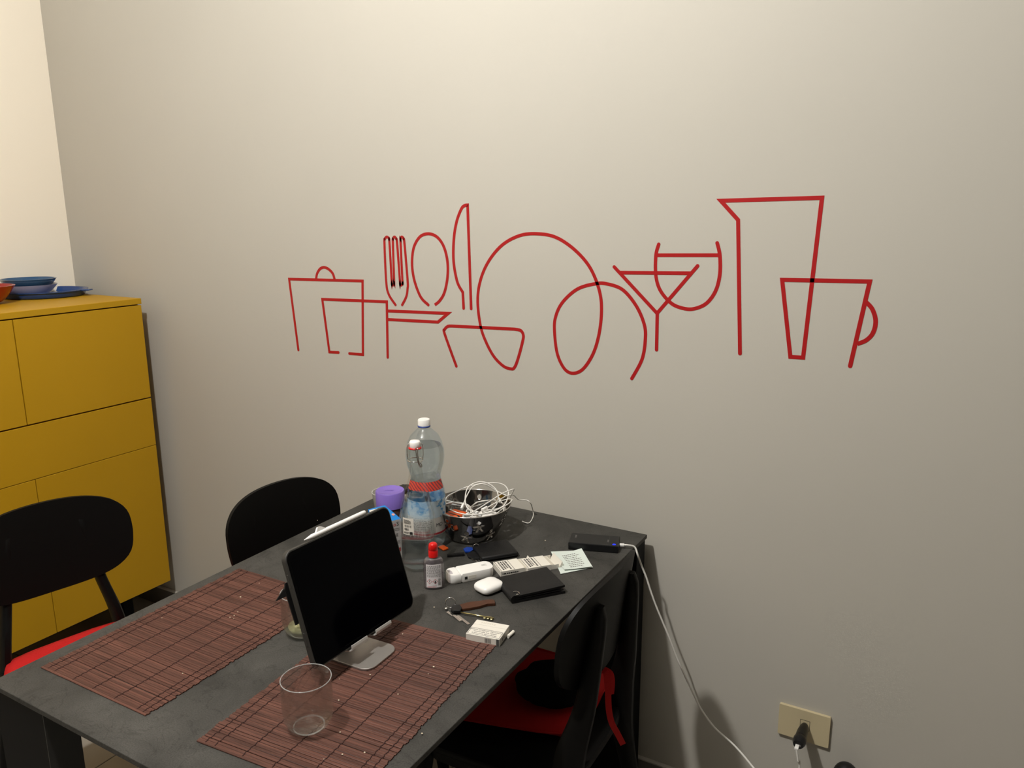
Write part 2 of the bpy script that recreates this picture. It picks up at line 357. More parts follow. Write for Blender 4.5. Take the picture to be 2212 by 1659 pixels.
# ------------------------------------------------------------------ red line decals on the back wall
def stroke(pts, wd=.0086, round0=True, round1=True, zoff=.0):
    runs = []; cur = []
    for p in pts:
        q = ony(p[:2]); v = Vector((q.x, q.z)); cur.append(v)
        if len(p) > 2 and p[2] and len(cur) > 1: runs.append(cur); cur = [v]
    if len(cur) > 1: runs.append(cur)
    P = []
    for r_ in runs:
        s = smooth_pts([Vector((a.x, a.y, 0)) for a in r_], 10) if len(r_) > 2 else [Vector((a.x, a.y, 0)) for a in r_]
        P += [Vector((a.x, a.y)) for a in (s if not P else s[1:])]
    N = len(P); L, R = [], []
    for i, p in enumerate(P):
        d0 = (p-P[i-1]).normalized() if i else (P[1]-p).normalized()
        d1 = (P[i+1]-p).normalized() if i < N-1 else d0
        n0 = Vector((-d0.y, d0.x)); n1 = Vector((-d1.y, d1.x)); m_ = n0+n1
        if m_.length < 1e-4: m_ = n0
        m_.normalize(); k = min(4., 1/max(.2, m_.dot(n0))); L.append(p+m_*wd/2*k); R.append(p-m_*wd/2*k)
    t = -.0007-zoff; parts = []
    for i in range(N-1):
        q = [L[i], L[i+1], R[i+1], R[i]]
        V = [(a.x, 0., a.y) for a in q]+[(a.x, t, a.y) for a in q]
        parts.append((V, [(4, 5, 6, 7), (0, 1, 5, 4), (2, 3, 7, 6)]+([(3, 0, 4, 7)] if i == 0 else [])+([(1, 2, 6, 5)] if i == N-2 else [])))
    for fl_, p in ((round0, P[0]), (round1, P[-1])):
        if fl_: parts.append(([(p.x+wd/2*math.cos(a*math.pi/8), yy, p.y+wd/2*math.sin(a*math.pi/8)) for yy in (0, t-.00002) for a in range(16)],
                              [tuple(range(16, 32))]+[(a, (a+1) % 16, 16+(a+1) % 16, 16+a) for a in range(16)]))
    return join(*parts)
DG = 'red line-drawn kitchen decals on the grey wall'
def decal(label, *strokes): tag(mk('wall_decal', join(*strokes), m_red), label, 'wall decal', DG)
decal('red outline decal of a lidded pot with arched knob, leftmost on the wall',
      stroke([(644.7, 756), (624.7, 602.8, 1), (783.4, 606.9, 1), (784.2, 765.9, 1), (754.9, 763.5)]),
      stroke([(682.9, 603), (685.2, 591), (691.7, 580.7), (700.5, 577.5), (710.2, 581.6), (719, 591), (723, 604)], round0=False, round1=False, zoff=.00005))
decal('red outline decal of a small saucepan with a pointed handle to the right',
      stroke([(731.4, 761.4), (711.7, 760.3, 1), (696.4, 646.3, 1), (835.7, 651.8, 1), (837.7, 771.7)], zoff=.0001),
      stroke([(836.9, 671.5), (968.3, 676.8, 1), (946.2, 695.6, 1), (837.4, 690)], round0=False, round1=False, zoff=.00015))
decal('red outline decal of a fork with three tines',
      stroke([(854.5, 658.6), (839.5, 635), (834.2, 605.7), (830.7, 526.4), (831.6, 516), (836, 511.7), (840.4, 516), (841.6, 526.4), (846.2, 605.7), (846.8, 613),
              (849.2, 615.8), (851.5, 612.2), (851.3, 602.8), (848.9, 526.4), (849.2, 516), (852.1, 511.7), (855.7, 515.5), (858, 526.4), (863.9, 605.7), (864.5, 613), (867.1, 615.8),
              (869.8, 612.2), (869.2, 602.8), (865.6, 526.4), (865.4, 516), (868, 511.7), (871.8, 515.5), (873.9, 526.4), (880.6, 605.7), (880.6, 623.3), (877.7, 641), (868.9, 658.6)], wd=.0078))
decal('red outline decal of an oval spoon bowl between fork and knife',
      stroke([(925.3, 658.6), (908.6, 641), (895.3, 605.7), (890.3, 570.4), (893.9, 535.2), (907.1, 511.7), (925.3, 504.9), (943.8, 511.7), (958.5, 532.2), (966.7, 564.6), (966.7, 599.8), (960, 632.1), (949.7, 649.8), (939.4, 658.6)], round1=False))
decal('red outline decal of an upright knife with a curved blade',
      stroke([(1001.7, 665.9), (999.9, 631.6, 1), (987.9, 608.6), (980, 564.6), (980.5, 517.5), (986.4, 479.3), (996.7, 451.4), (1004, 444), (1010.2, 442.9, 1), (1017.9, 666.8)]))
decal('red line decal of a large plate looping into bowls, middle of the wall',
      stroke([(985.8, 790.8), (960.9, 721.8), (960.9, 711.5), (967.3, 705), (976.1, 704.1, 1), (1111.3, 710.9, 1), (1124.5, 713.8), (1130.4, 723.2), (1129, 737.9), (1118.7, 776.1), (1111.3, 793.8), (1104, 796.7),
              (1087.8, 790.8), (1067.2, 770.3), (1049.6, 737.9), (1037.9, 702.7), (1032, 649.8), (1037.9, 605.7), (1055.5, 564.6), (1084.9, 529.3), (1123.1, 508.7), (1161.3, 504.9), (1199.5, 512), (1236.8, 535.6),
              (1269.3, 570), (1289.2, 609.8), (1299, 653.2), (1296.5, 707.4), (1283.8, 758), (1262.1, 794.2), (1240.4, 806.1), (1220.5, 797.8), (1204.3, 765.3), (1198.1, 718.3), (1199.9, 685.7), (1215.1, 653.2),
              (1247.6, 624.2), (1287.4, 612.6), (1312.7, 613.4), (1345.3, 626), (1374.2, 660.4), (1391.6, 700.2), (1394.1, 732.7), (1386.9, 776.1), (1364.8, 817.7)]))
decal('red outline decal of a triangular cocktail glass with a straight stem',
      stroke([(1326.9, 576.5), (1419.4, 676.7, 1), (1507, 574.3)], zoff=.0001), stroke([(1420, 676), (1418.4, 755.5)], round0=False, zoff=.00015),
      stroke([(1337, 588.8), (1494.5, 590)], round0=False, round1=False, zoff=.00018))
decal('red outline decal of a rounded wine glass overlapping the cocktail glass',
      stroke([(1423, 527.7), (1416.9, 551.9), (1416.9, 595.3), (1426.7, 627.8), (1450.2, 655), (1475.5, 665.8), (1499, 666.9), (1526.1, 655), (1546, 627.8), (1555.1, 591.7), (1555.1, 551.9), (1549.3, 524.8)]),
      stroke([(1418, 551.2), (1554, 551.2)], round1=False, zoff=.00005))
decal('red line decal of a tall jug and handled mug, rightmost on the wall',
      stroke([(1598.5, 763.5), (1594.5, 475.2, 1), (1557, 433.6, 1), (1775.7, 427.1, 1), (1734.8, 772.5, 1), (1707.3, 770.7, 1), (1689.6, 604.3, 1), (1878.8, 608, 1), (1836.4, 790.6)], wd=.009),
      stroke([(1869.7, 651.4), (1884.2, 667.6), (1891.4, 693), (1886, 718.3), (1871.5, 734.5), (1851.6, 742.9)], wd=.009, round0=False, round1=False, zoff=.00005))

# ------------------------------------------------------------------ yellow cabinet
XC = -2.567; CY1 = -.058; CY0 = -1.36; CB = XL+.012
cab = thing('cabinet', 'tall mustard yellow cabinet with flat handleless doors against the cream wall', 'cabinet', ((XC+CB)/2, (CY0+CY1)/2, 0))
def cpart(name, vf, m): 
    o = mk(name, move(vf, (-(XC+CB)/2, -(CY0+CY1)/2, 0)), m, cab); return o
cpart('body', box(CB, XC-.021, CY0, CY1-.001, .169, 1.24), m_yel)
cpart('top_panel', rbox(CB, XC+.001, CY0-.002, CY1+.001, 1.2425, 1.2627, .001, 1), m_yel)
cpart('shadow_gap', box(XC-.0225, XC-.0215, CY0+.002, CY1-.003, .172, 1.24), m_dark)
GAP = .0016
ys = -.504
for (a, b_, z0, z1, nm) in ((ys+GAP, CY1-.001, .8985+GAP, 1.2385, 'door'), (-.95, ys-GAP, .8985+GAP, 1.2385, 'door'), (CY0, -.95-2*GAP, .8985+GAP, 1.2385, 'door'),
                            (CY0, CY1-.001, .7166+GAP*.8, .8968-GAP, 'drawer'),
                            (ys+GAP*.7, CY1-.001, .1682, .7166-GAP*.5, 'door'), (-.95, ys-GAP*.7, .1682, .7166-GAP*.5, 'door'), (CY0, -.95-2*GAP, .1682, .7166-GAP*.5, 'door')):
    cpart(nm, rbox(XC-.0205, XC, a, b_, z0, z1, .0008, 1), m_yel)
for yy in (CY1-.12, CY0+.12, (CY0+CY1)/2):
    cpart('foot', rbox(XC-.14, XC-.1, yy-.02, yy+.02, 0, .169, .003, 1), m_blackm)
    cpart('foot', rbox(CB+.05, CB+.09, yy-.02, yy+.02, 0, .169, .003, 1), m_blackm)
ZT = 1.2627
# plates and bowls on the cabinet
def bowlprof(r0, r1, h, t=.004, n=8, e=1.6):
    out = [(0, 0)]+[(r0+(r1-r0)*(k/n)**(1/e), h*(k/n)) for k in range(n+1)]
    inn = [(max(.001, r0+(r1-r0)*(k/n)**(1/e)-t), max(t, h*(k/n))) for k in range(n, -1, -1)]+[(0, t)]
    return out+inn
tr = onz((103, 640), ZT)
tray = thing('tray', 'round blue tray with raised rim and small lug on the yellow cabinet', 'tray', (tr.x-.02, tr.y+.0, ZT))
mk('dish', lathe([(0, 0), (.128, 0), (.135, .004), (.14, .019), (.146, .021), (.1465, .024), (.137, .0235), (.131, .007), (0, .006)], 56, cap0=False, cap1=False), m_blue, tray, True, sharp=50)
mk('lug', rbox(.138, .172, -.016, .016, .0195, .0245, .002), m_blue, tray, rot=(0, 0, .55))
mk('lug', rbox(.138, .172, -.016, .016, .0195, .0245, .002), m_blue, tray, rot=(0, 0, .55+math.pi))
bl = onz((72, 637), ZT+.01)
tag(mk('bowl', lathe(bowlprof(.045, .092, .040), 48, cap0=False, cap1=False), m_lilac, None, True, (bl.x-.02, bl.y, ZT+.0075), sharp=50), 'pale lilac glazed bowl standing inside the blue tray', 'bowl')
tag(mk('bowl', lathe(bowlprof(.05, .091, .040), 48, cap0=False, cap1=False), m_dblue, None, True, (bl.x-.02, bl.y, ZT+.0285), sharp=50), 'dark blue glazed bowl nested in the lilac bowl', 'bowl')
rb = onz((-40, 658), ZT)
tag(mk('bowl', lathe(bowlprof(.045, .105, .062), 48, cap0=False, cap1=False), m_redbowl, None, True, (rb.x, rb.y, ZT), sharp=50), 'deep red glazed bowl at the left edge of the cabinet top', 'bowl')

# ------------------------------------------------------------------ dining table
TX0, TX1, TY0, TY1 = -1.4345, -.6502, -1.2162, -.0283
tb = thing('dining_table', 'rectangular dining table with dark grey stone top and black legs', 'table', ((TX0+TX1)/2, (TY0+TY1)/2, 0))
def tpart(name, vf, m, s=False): return mk(name, move(vf, (-(TX0+TX1)/2, -(TY0+TY1)/2, 0)), m, tb, s)
tpart('tabletop', rbox(TX0, TX1, TY0, TY1, .7395, .75, .0014, 2), m_top)
tpart('apron', join(box(TX0+.06, TX1-.06, TY0+.05, TY0+.075, .70, .7395), box(TX0+.06, TX1-.06, TY1-.075, TY1-.05, .70, .7395),
                    box(TX0+.05, TX0+.075, TY0+.05, TY1-.05, .70, .7395), box(TX1-.075, TX1-.05, TY0+.05, TY1-.05, .70, .7395)), m_blackm)
def leg(sx, sy):
    cx = TX0 if sx < 0 else TX1; cy = TY0 if sy < 0 else TY1
    V = []; Fc = []; N = 12
    for k in range(N+1):
        z = .7385*(1-k/N); t = k/N
        wd = .1515   # broad blade leg
        a = cx-sx*(.004); b_ = cx-sx*(.004+wd); c = cy-sy*.004; d = cy-sy*(.004+.055+.0*t)
        V += [(a, c, z), (b_, c, z), (b_, d, z), (a, d, z)]
    for k in range(N):
        for i in range(4): j = (i+1) % 4; Fc.append((k*4+i, k*4+j, k*4+4+j, k*4+4+i))
    Fc += [(0, 1, 2, 3), (N*4, N*4+1, N*4+2, N*4+3)]
    return V, Fc
for sx, sy in ((-1, -1), (-1, 1), (1, -1), (1, 1)):
    l = tpart('leg', leg(sx, sy), m_blackm)
    if (sx, sy) != (-1, -1): continue
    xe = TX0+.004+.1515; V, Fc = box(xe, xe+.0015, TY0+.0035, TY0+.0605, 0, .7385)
    q = mk('lit_leg_side', move((V, Fc), (-(TX0+TX1)/2, -(TY0+TY1)/2, 0)), m_litleg, l); q['label'] = 'side of the black leg, painted lighter as lit by the lamp'  # thin plate that paints the lamplight onto this leg's side face

# ------------------------------------------------------------------ chairs
def sup(a, b_, e, n=48, top=1.):
    P = []
    for k in range(n):
        t = 2*math.pi*k/n; c, s = math.cos(t), math.sin(t)
        P.append((a*math.copysign(abs(c)**(2/e), c), b_*math.copysign(abs(s)**(2/e), s)))
    return P
def backrest(W2=.2):
    """curved plywood shell: grid over a superellipse, wrapped towards the sitter at both ends"""
    H2 = .100; nu, nv = 28, 14; V = []; Fc = []; th = .010; e = 3.7
    for s in (0, 1):
        for i in range(nu+1):
            for j in range(nv+1):
                u = -1+2*i/nu; v = -1+2*j/nv
                # square -> rounded outline
                k = (abs(u)**e+abs(v)**e)**(1/e); mx = max(abs(u), abs(v)); f = mx/k if k > 1e-6 else 1
                y = u*f*W2; zz = v*f*H2
                zz += .020*v*(1-(y/W2)**2) if v > 0 else -.012*(1-(y/W2)**2)*abs(v)
                y *= (1-.05*max(0, -v))
                x = .034*(y/W2)**2-.14*zz-(th if s else 0)
                V.append((x, y, zz))
    o = (nu+1)*(nv+1); g = lambda s, i, j: s*o+i*(nv+1)+j
    for s in (0, 1):
        for i in range(nu):
            for j in range(nv): Fc.append((g(s, i, j), g(s, i+1, j), g(s, i+1, j+1), g(s, i, j+1)))
    bd = [(i, 0) for i in range(nu)]+[(nu, j) for j in range(nv)]+[(i, nv) for i in range(nu, 0, -1)]+[(0, j) for j in range(nv, 0, -1)]
    for k in range(len(bd)): a, b_ = bd[k], bd[(k+1) % len(bd)]; Fc.append((g(0, *a), g(0, *b_), g(1, *b_), g(1, *a)))
    return V, Fc
def post(s, hi):
    P = [(-.265, .19*s, 0), (-.215, .165*s, .25), (-.188, .140*s, .44), (-.186, .132*s, .52), (-.208, .118*s, .64), (-.226, .104*s, hi)]
    V, Fc = tube(P, .0145, 12, sub=6, flat=None)
    return V, Fc
def plank(P, wy, wx, n=10):
    """tapered flat post, half width wy across and wx(t) deep, with rounded ends and edges"""
    Q = smooth_pts(P, 6); N = len(Q); V = []; Fc = []
    for i, p in enumerate(Q):
        t = i/(N-1); a = wy; b_ = wx(t); e = 1.
        if t > .93: e = math.sqrt(max(.02, 1-((t-.93)/.075)**2))
        for k in range(n):
            th = 2*math.pi*(k+.5)/n; c, s = math.cos(th), math.sin(th)
            V.append((p.x+b_*e*math.copysign(abs(c)**.6, c), p.y+a*math.copysign(abs(s)**.6, s)*(.6+.4*e), p.z))
    for i in range(N-1):
        for k in range(n): l = (k+1) % n; Fc.append((i*n+k, i*n+l, (i+1)*n+l, (i+1)*n+k))
    Fc += [tuple(range(n)), tuple(range((N-1)*n, N*n))]
    return V, Fc
def make_chair(label, x, y, rz, up=.012, W2=.2):
    t = thing('dining_chair', label, 'chair', (x, y, 0), rz, 'black chairs round the table')
    mk('seat', slab([(x_, y_*(.86+.12*(x_+.2)/.4)) for x_, y_ in sup(.200, .195, 4.5, 44)], .435, .452, .003), m_black, t, True, sharp=40)
    mk('seat_frame', slab(rrect(-.18, .16, -.165, .165, .05), .402, .435), m_black, t)
    mk('backrest', backrest(W2), m_black, t, True, (-.205, 0, .706+up), sharp=40)
    for s in (-1, 1):
        mk('rear_post', plank([(-.262, .175*s, 0), (-.215, .162*s, .22), (-.185, .146*s, .40), (-.183, .135*s, .50), (-.206, .110*s, .62), (-.222, .084*s, .778+up)], .0125, lambda q: .017+.016*math.exp(-((q-.55)/.22)**2)), m_black, t, True, sharp=50)
        mk('leg', plank([(.205, .185*s, 0), (.18, .170*s, .2), (.152, .152*s, .43)][::1], .015, lambda q: .012+.008*q), m_black, t, True, sharp=50)
    return t
def cushion(label, x, y, rz, L=.37):
    o = bpy.data.objects.new('seat_cushion', None); COL.objects.link(o); o.location = (x, y, .4525); o.rotation_euler = (0, 0, rz)
    tag(o, label, 'cushion', 'red seat cushions')
    N = 18; V = []; Fc = []
    for s in (0, 1):
        for i in range(N+1):
            for j in range(N+1):
                u, v = -1+2*i/N, -1+2*j/N; e = 5; k = (abs(u)**e+abs(v)**e)**(1/e); f = max(abs(u), abs(v))/k if k > 1e-6 else 1
                a, b_ = u*f, v*f; d = max(0, 1-max(abs(a), abs(b_))**6)
                z = (.016+.014*d+.0015*math.sin(5*a+2*b_)) if s else (.016-.0155*min(1, d*1.6))
                V.append((a*L*.47, b_*L/2*(.86+.12*a), z))
    o2 = (N+1)**2
    for s in (0, 1):
        for i in range(N):
            for j in range(N): q = s*o2+i*(N+1)+j; Fc.append((q, q+1, q+N+2, q+N+1))
    bd = [(i, 0) for i in range(N)]+[(N, j) for j in range(N)]+[(i, N) for i in range(N, 0, -1)]+[(0, j) for j in range(N, 0, -1)]
    for k in range(len(bd)):
        a, b_ = bd[k], bd[(k+1) % len(bd)]; g = lambda s, p: s*o2+p[0]*(N+1)+p[1]; Fc.append((g(0, a), g(0, b_), g(1, b_), g(1, a)))
    mk('pad', (V, Fc), m_cush, o, True)
    r = L/2; mk('piping', tube([(p[0]*.937, p[1]*.997*(.86+.12*p[0]/r), .016) for p in sup(r, r, 5, 40)], .0022, 6, closed=True, sub=0), m_cush, o, True)
    return o
c1 = make_chair('black chair at the left edge of the picture, in front of the yellow cabinet', -1.785, -.840, math.radians(-12))
k1 = cushion('red seat cushion on the chair before the yellow cabinet', -1.785+.006, -.842, math.radians(-12), .405)
c2 = make_chair('black chair at the far left side of the table, backrest against the grey wall', -1.38, -.402, math.radians(-5), .006, .188)
k2 = cushion('red seat cushion on the far left chair, hidden under the tabletop', -1.38, -.405, math.radians(-5))
c3 = make_chair('black chair seen from behind on the right side of the table', -.777, -.462, math.radians(181), .036, .182)
k3 = cushion('dark red seat cushion with ribbons on the right-hand chair', -.806, -.382, math.radians(188))
def ribbon(P, wd, t, nrm):
    P = smooth_pts(P, 6); V = []; Fc = []; N = len(P); nrm = Vector(nrm)
    for i, p in enumerate(P):
        a = P[max(0, i-1)]; b_ = P[min(N-1, i+1)]; d = (b_-a).normalized(); s = d.cross(nrm).normalized(); q = s.cross(d)
        for u, v in ((-1, -1), (1, -1), (1, 1), (-1, 1)): V.append(p+s*wd/2*u+q*t/2*v)
    for i in range(N-1):
        for k in range(4): l = (k+1) % 4; Fc.append((i*4+k, i*4+l, i*4+4+l, i*4+4+k))
    Fc += [(0, 1, 2, 3), (N*4-4, N*4-3, N*4-2, N*4-1)]; return V, Fc
m3 = Matrix.Translation((-.806, -.382, .4525)) @ Matrix.Rotation(math.radians(188), 4, 'Z'); m3i = m3.inverted()
def loc3(*ps): return [m3i @ p for p in ps]
mk('ribbon', ribbon(loc3(ony((1256, 1538), -.49), ony((1243, 1562), -.50), ony((1228, 1590), -.515), ony((1216, 1620), -.52), ony((1211, 1645), -.52), ony((1220, 1675), -.515)), .013, .0012, m3i.to_3x3() @ Vector((.6, -.8, .2))), m_cush, k3)
mk('ribbon', ribbon(loc3(onx((1290, 1455), -.60), onx((1308, 1452), -.572), onx((1313, 1490), -.565), onx((1315, 1530), -.565), onx((1321, 1560), -.565), onx((1334, 1585), -.562), onx((1346, 1608), -.56)), .013, .0012, m3i.to_3x3() @ Vector((.6, -.8, .0))), m_cush, k3)
mk('ribbon', ribbon(loc3(onx((1302, 1445), -.585), onx((1318, 1455), -.57), onx((1322, 1475), -.568), onx((1320, 1500), -.572)), .013, .0012, m3i.to_3x3() @ Vector((.7, -.7, .0))), m_cush, k3)
# crumpled black cloth on the right-hand chair
bm = bmesh.new(); bmesh.ops.create_icosphere(bm, subdivisions=4, radius=1); R = random.Random(5)
import mathutils.noise as mn
for v in bm.verts:
    p = v.co.copy(); k = 1+.2*mn.noise(p*1.6)+.05*mn.noise(p*4)
    v.co = Vector((p.x*.085*k, p.y*.085*k, max(-.018, p.z*.021*k)))
vf = ([v.co.copy() for v in bm.verts], [tuple(v.index for v in f.verts) for f in bm.faces]); bm.free()
bq = onz((1188, 1478), .50)
tag(mk('cloth_bag', vf, mat('black_cloth', (10, 10, 11), rough=.9, spec=.1), None, True, (bq.x+.01, bq.y, .5055), (0, 0, .3)), 'crumpled black cloth bag lying on the dark red cushion', 'bag')

# ------------------------------------------------------------------ bamboo placemats
def placemat(label, org, rz, W_, L_):
    """origin at the near left corner; slats run across X, lie one after the other along Y"""
    o = thing('placemat', label, 'placemat', org, rz, 'brown bamboo slat placemats'); pitch = .0062; n = int(L_/pitch); R = random.Random(label)
    meshes = []
    for k in range(9):
        hw = (.0021, .0024, .0027)[k % 3]; V = []; Fc = []
        prof = [(-hw, 0), (hw, 0), (hw, .0012), (hw*.6, .0019), (-hw*.6, .0019), (-hw, .0012)]
        x0 = -R.uniform(0, .0025); x1 = W_+R.uniform(0, .0025); xs = [x0, W_*.33, W_*.66, x1]
        for i, xx in enumerate(xs):
            dy = R.uniform(-.0003, .0003)
            for a, b_ in prof: V.append((xx, a+dy, b_))
        for i in range(3):
            for j in range(6): l = (j+1) % 6; Fc.append((i*6+j, i*6+l, i*6+6+l, i*6+6+j))
        Fc += [(0, 1, 2, 3, 4, 5), (18, 19, 20, 21, 22, 23)]
        s = mk('slat', (V, Fc), m_slat, o); meshes.append((s, hw))
    y = 0.; i = 0
    while y < L_-.005:
        k = i if i < 9 else R.randrange(9); s, hw = meshes[k]
        if i >= 9: s = s.copy(); COL.objects.link(s); s.parent = o
        s.location = (R.uniform(-.0012, .0012), y+hw, .0002+R.uniform(0, .0003)); s.rotation_euler = (0, 0, R.uniform(-.0014, .0014))
        y += 2*hw+R.choice((.0001, .0002, .0004, .0004, .0009)); i += 1
    for f in (.045, .11, .30, .5, .70, .905, .96):
        P = []
        for i in range(n+1): P.append((W_*f+(.0009 if i % 2 else -.0009)+.0009*math.sin(i*.13+f*9), pitch*i, .0021 if i not in (0, n) else .0005))
        mk('string', tube(P, .0010, 5, sub=0), m_string, o)
    return o
A_ = onz((88, 1443), T); B_ = onz((518, 1228), T); C_ = onz((307, 1553), T)
placemat('brown bamboo slat placemat lying empty on the left side of the table', (A_.x+.002, A_.y, T), math.atan2(-(B_.x-A_.x), B_.y-A_.y), (C_-A_).length-.004, (B_-A_).length)
A2 = onz((425, 1603), T)
placemat('brown bamboo slat placemat under the front glass and the tablet stand', (A2.x, A2.y, T), math.radians(4.6), .3, .452)
ZM = T+.0022

# ------------------------------------------------------------------ tablet on its stand
TBW, TBH, TBT = .276, .2105, .0095
def fit_tablet():
    px = np.array([(613.7, 1198), (834.2, 1085.3), (898, 1314.4), (681.5, 1444.8)]); loc = [(-TBW/2, TBH/2), (TBW/2, TBH/2), (TBW/2, -TBH/2), (-TBW/2, -TBH/2)]
    def rot(v):
        th = np.linalg.norm(v)+1e-12; k = v/th; K = np.array([[0, -k[2], k[1]], [k[2], 0, -k[0]], [-k[1], k[0], 0]]); return np.eye(3)+np.sin(th)*K+(1-np.cos(th))*K@K
    B0 = np.array([[.0, -.3, .953], [1, 0, 0], [0, .953, .3]])
    def f(v):
        Mx = rot(v[3:]) @ B0; o = []
        for (a, b_), q in zip(loc, px):
            d = v[:3]+Mx @ np.array([a, b_, 0])-CAM; z = d@AF; o += [1106+F*(d@AR)/z-q[0], 829.5-F*(d@AU)/z-q[1]]
        return np.array(o+[200*Mx[2, 0]])
    v = np.array([-.95, -.8, .88, 0, 0, 0.]); r = f(v); lam = 1.
    for it in range(120):
        J = np.array([(f(v+h)-r)/1e-6 for h in np.eye(6)*1e-6]).T; A = J.T@J
        dv = np.linalg.solve(A+lam*np.diag(np.diag(A)+1e-9), -J.T@r); rn = f(v+dv)
        if rn@rn < r@r: v = v+dv; r = rn; lam /= 3
        else: lam *= 3
    Mx = rot(v[3:]) @ B0
    return face_mtx(Vector(v[:3]), Vector(Mx[:, 0]), Vector(Mx[:, 1]))
TM = fit_tablet(); TMI = TM.inverted()
def on_tablet(q, z=0.):   # pixel to tablet coordinates on its front plane
    d = TMI.to_3x3() @ Vector(ray(q)); o = TMI @ Vector(CAM); t = (z-o.z)/d.z; return o+d*t
tab = thing('tablet', 'large tablet in a dark grey case standing on an aluminium stand, screen off', 'tablet', matrix=TM)
mk('case', slab(rrect(-TBW/2, TBW/2, -TBH/2, TBH/2, .017, 8), -TBT-.001, .0006, .001), m_case, tab)
mk('bezel', slab(rrect(-TBW/2+.0028, TBW/2-.0028, -TBH/2+.0028, TBH/2-.0028, .015, 8), 0, .0009), mat('black_bezel', (4, 4, 5), rough=.15, spec=.06), tab)
mk('screen', slab(rrect(-TBW/2+.0095, TBW/2-.0095, -TBH/2+.0095, TBH/2-.0095, .009, 6), .0006, .00105), m_screen, tab)
for yy in (.055, -.05): mk('side_button', rbox(-TBW/2-.0008, -TBW/2+.001, yy-.012, yy+.012, -.007, -.003, .0006, 1), m_case, tab)
mk('cover_flap', slab([(-TBW/2+.004, .045), (-TBW/2-.0, .035), (-TBW/2+.002, -.03), (TBW/2-.02, -.03), (TBW/2-.02, .045)], -.0025, 0), m_leather, tab,
   loc=(0, 0, 0)).matrix_local = Matrix.Translation((-.004, .008, -TBT-.006)) @ Matrix.Rotation(math.radians(0), 4, 'X')
# folded flap corner poking out behind the left side
f1, f2, f3 = on_tablet((596, 1299), -.03), on_tablet((620, 1262), -.015), on_tablet((628, 1284), -.015)
V = [f1, f2, f3, f2+Vector((.03, 0, 0)), f3+Vector((.03, 0, 0))]; V2 = [p-Vector((0, 0, .0025)) for p in V]
mk('cover_corner', (V+V2, [(0, 1, 2), (1, 3, 4, 2), (5, 7, 6), (6, 7, 9, 8), (0, 5, 6, 1), (0, 2, 7, 5), (1, 6, 8, 3), (2, 4, 9, 7), (3, 8, 9, 4)]), m_leather, tab)
# stylus on top edge
p0 = on_tablet((657, 1169), -.004); p1 = on_tablet((789, 1104), -.004); yy = TBH/2+.0049
stx0, stx1 = p0.x, p1.x; zz = -.0045
prof = [(0, 0), (.0009, .002), (.0042, .019), (.0045, .022)]+[(.0045, stx1-stx0-.006), (.0040, stx1-stx0-.002), (.002, stx1-stx0), (0, stx1-stx0)]
stm = TM @ Matrix.Translation((stx0, yy, zz)) @ Matrix.Rotation(math.radians(90), 4, 'Y')
st = thing('stylus', 'white stylus pen lying along the top edge of the tablet', 'stylus', matrix=stm)
mk('barrel', lathe([p for p in prof[2:]], 20, cap0=True, cap1=False), m_gloss, st, True, sharp=50)
mk('tip', lathe(prof[:3], 16, cap0=False, cap1=False), m_gloss, st, True)
mk('clip', slab([(.027, .0), (.037, .0115), (.044, .011), (.062, 0)], -.002, .002), m_gloss, st, False).matrix_local = Matrix(((0, 0, 1, 0), (0, 1, 0, 0), (1, 0, 0, 0), (0, 0, 0, 1)))
# the stand
sb = onz((795, 1412), ZM+.004); 
std = thing('tablet_stand', 'silver aluminium tablet stand with square base and two hooks', 'stand', (sb.x-.012, sb.y, ZM), math.radians(2))
SI = std.matrix_basis.inverted() if False else (Matrix.Translation(std.location) @ Matrix.Rotation(math.radians(2), 4, 'Z')).inverted()
mk('base', slab(rrect(-.058, .05, -.046, .046, .022, 8), 0, .0045, .0008), m_alu, std)
mk('hinge', move(lathe([(0, -.03), (.009, -.03), (.009, .03), (0, .03)], 20, cap0=False, cap1=False), (-.045, 0, .013), Matrix.Rotation(math.radians(90), 4, 'X')), m_alu, std, True, sharp=40)
bc = SI @ (TM @ Vector((-.0, -.02, -TBT-.012)))
mk('arm', ribbon([Vector((-.045, 0, .013)), (Vector((-.045, 0, .013))+bc)/2+Vector((-.012, 0, 0)), bc], .05, .004, (1, 0, .3)), m_alu, std)
uh1a, uh1b = on_tablet((757, 1407), .002).x, on_tablet((790, 1383), .002).x
uh2a, uh2b = on_tablet((808, 1369), .002).x, on_tablet((840, 1346), .002).x
TL = SI @ TM; hb = -TBH/2
mk('cradle', move(slab(rrect(min(uh1a, uh1b)+.005, max(uh2a, uh2b)-.004, hb-.001, .035, .01), -TBT-.0125, -TBT-.0095), mtx=TL), m_alu, std)
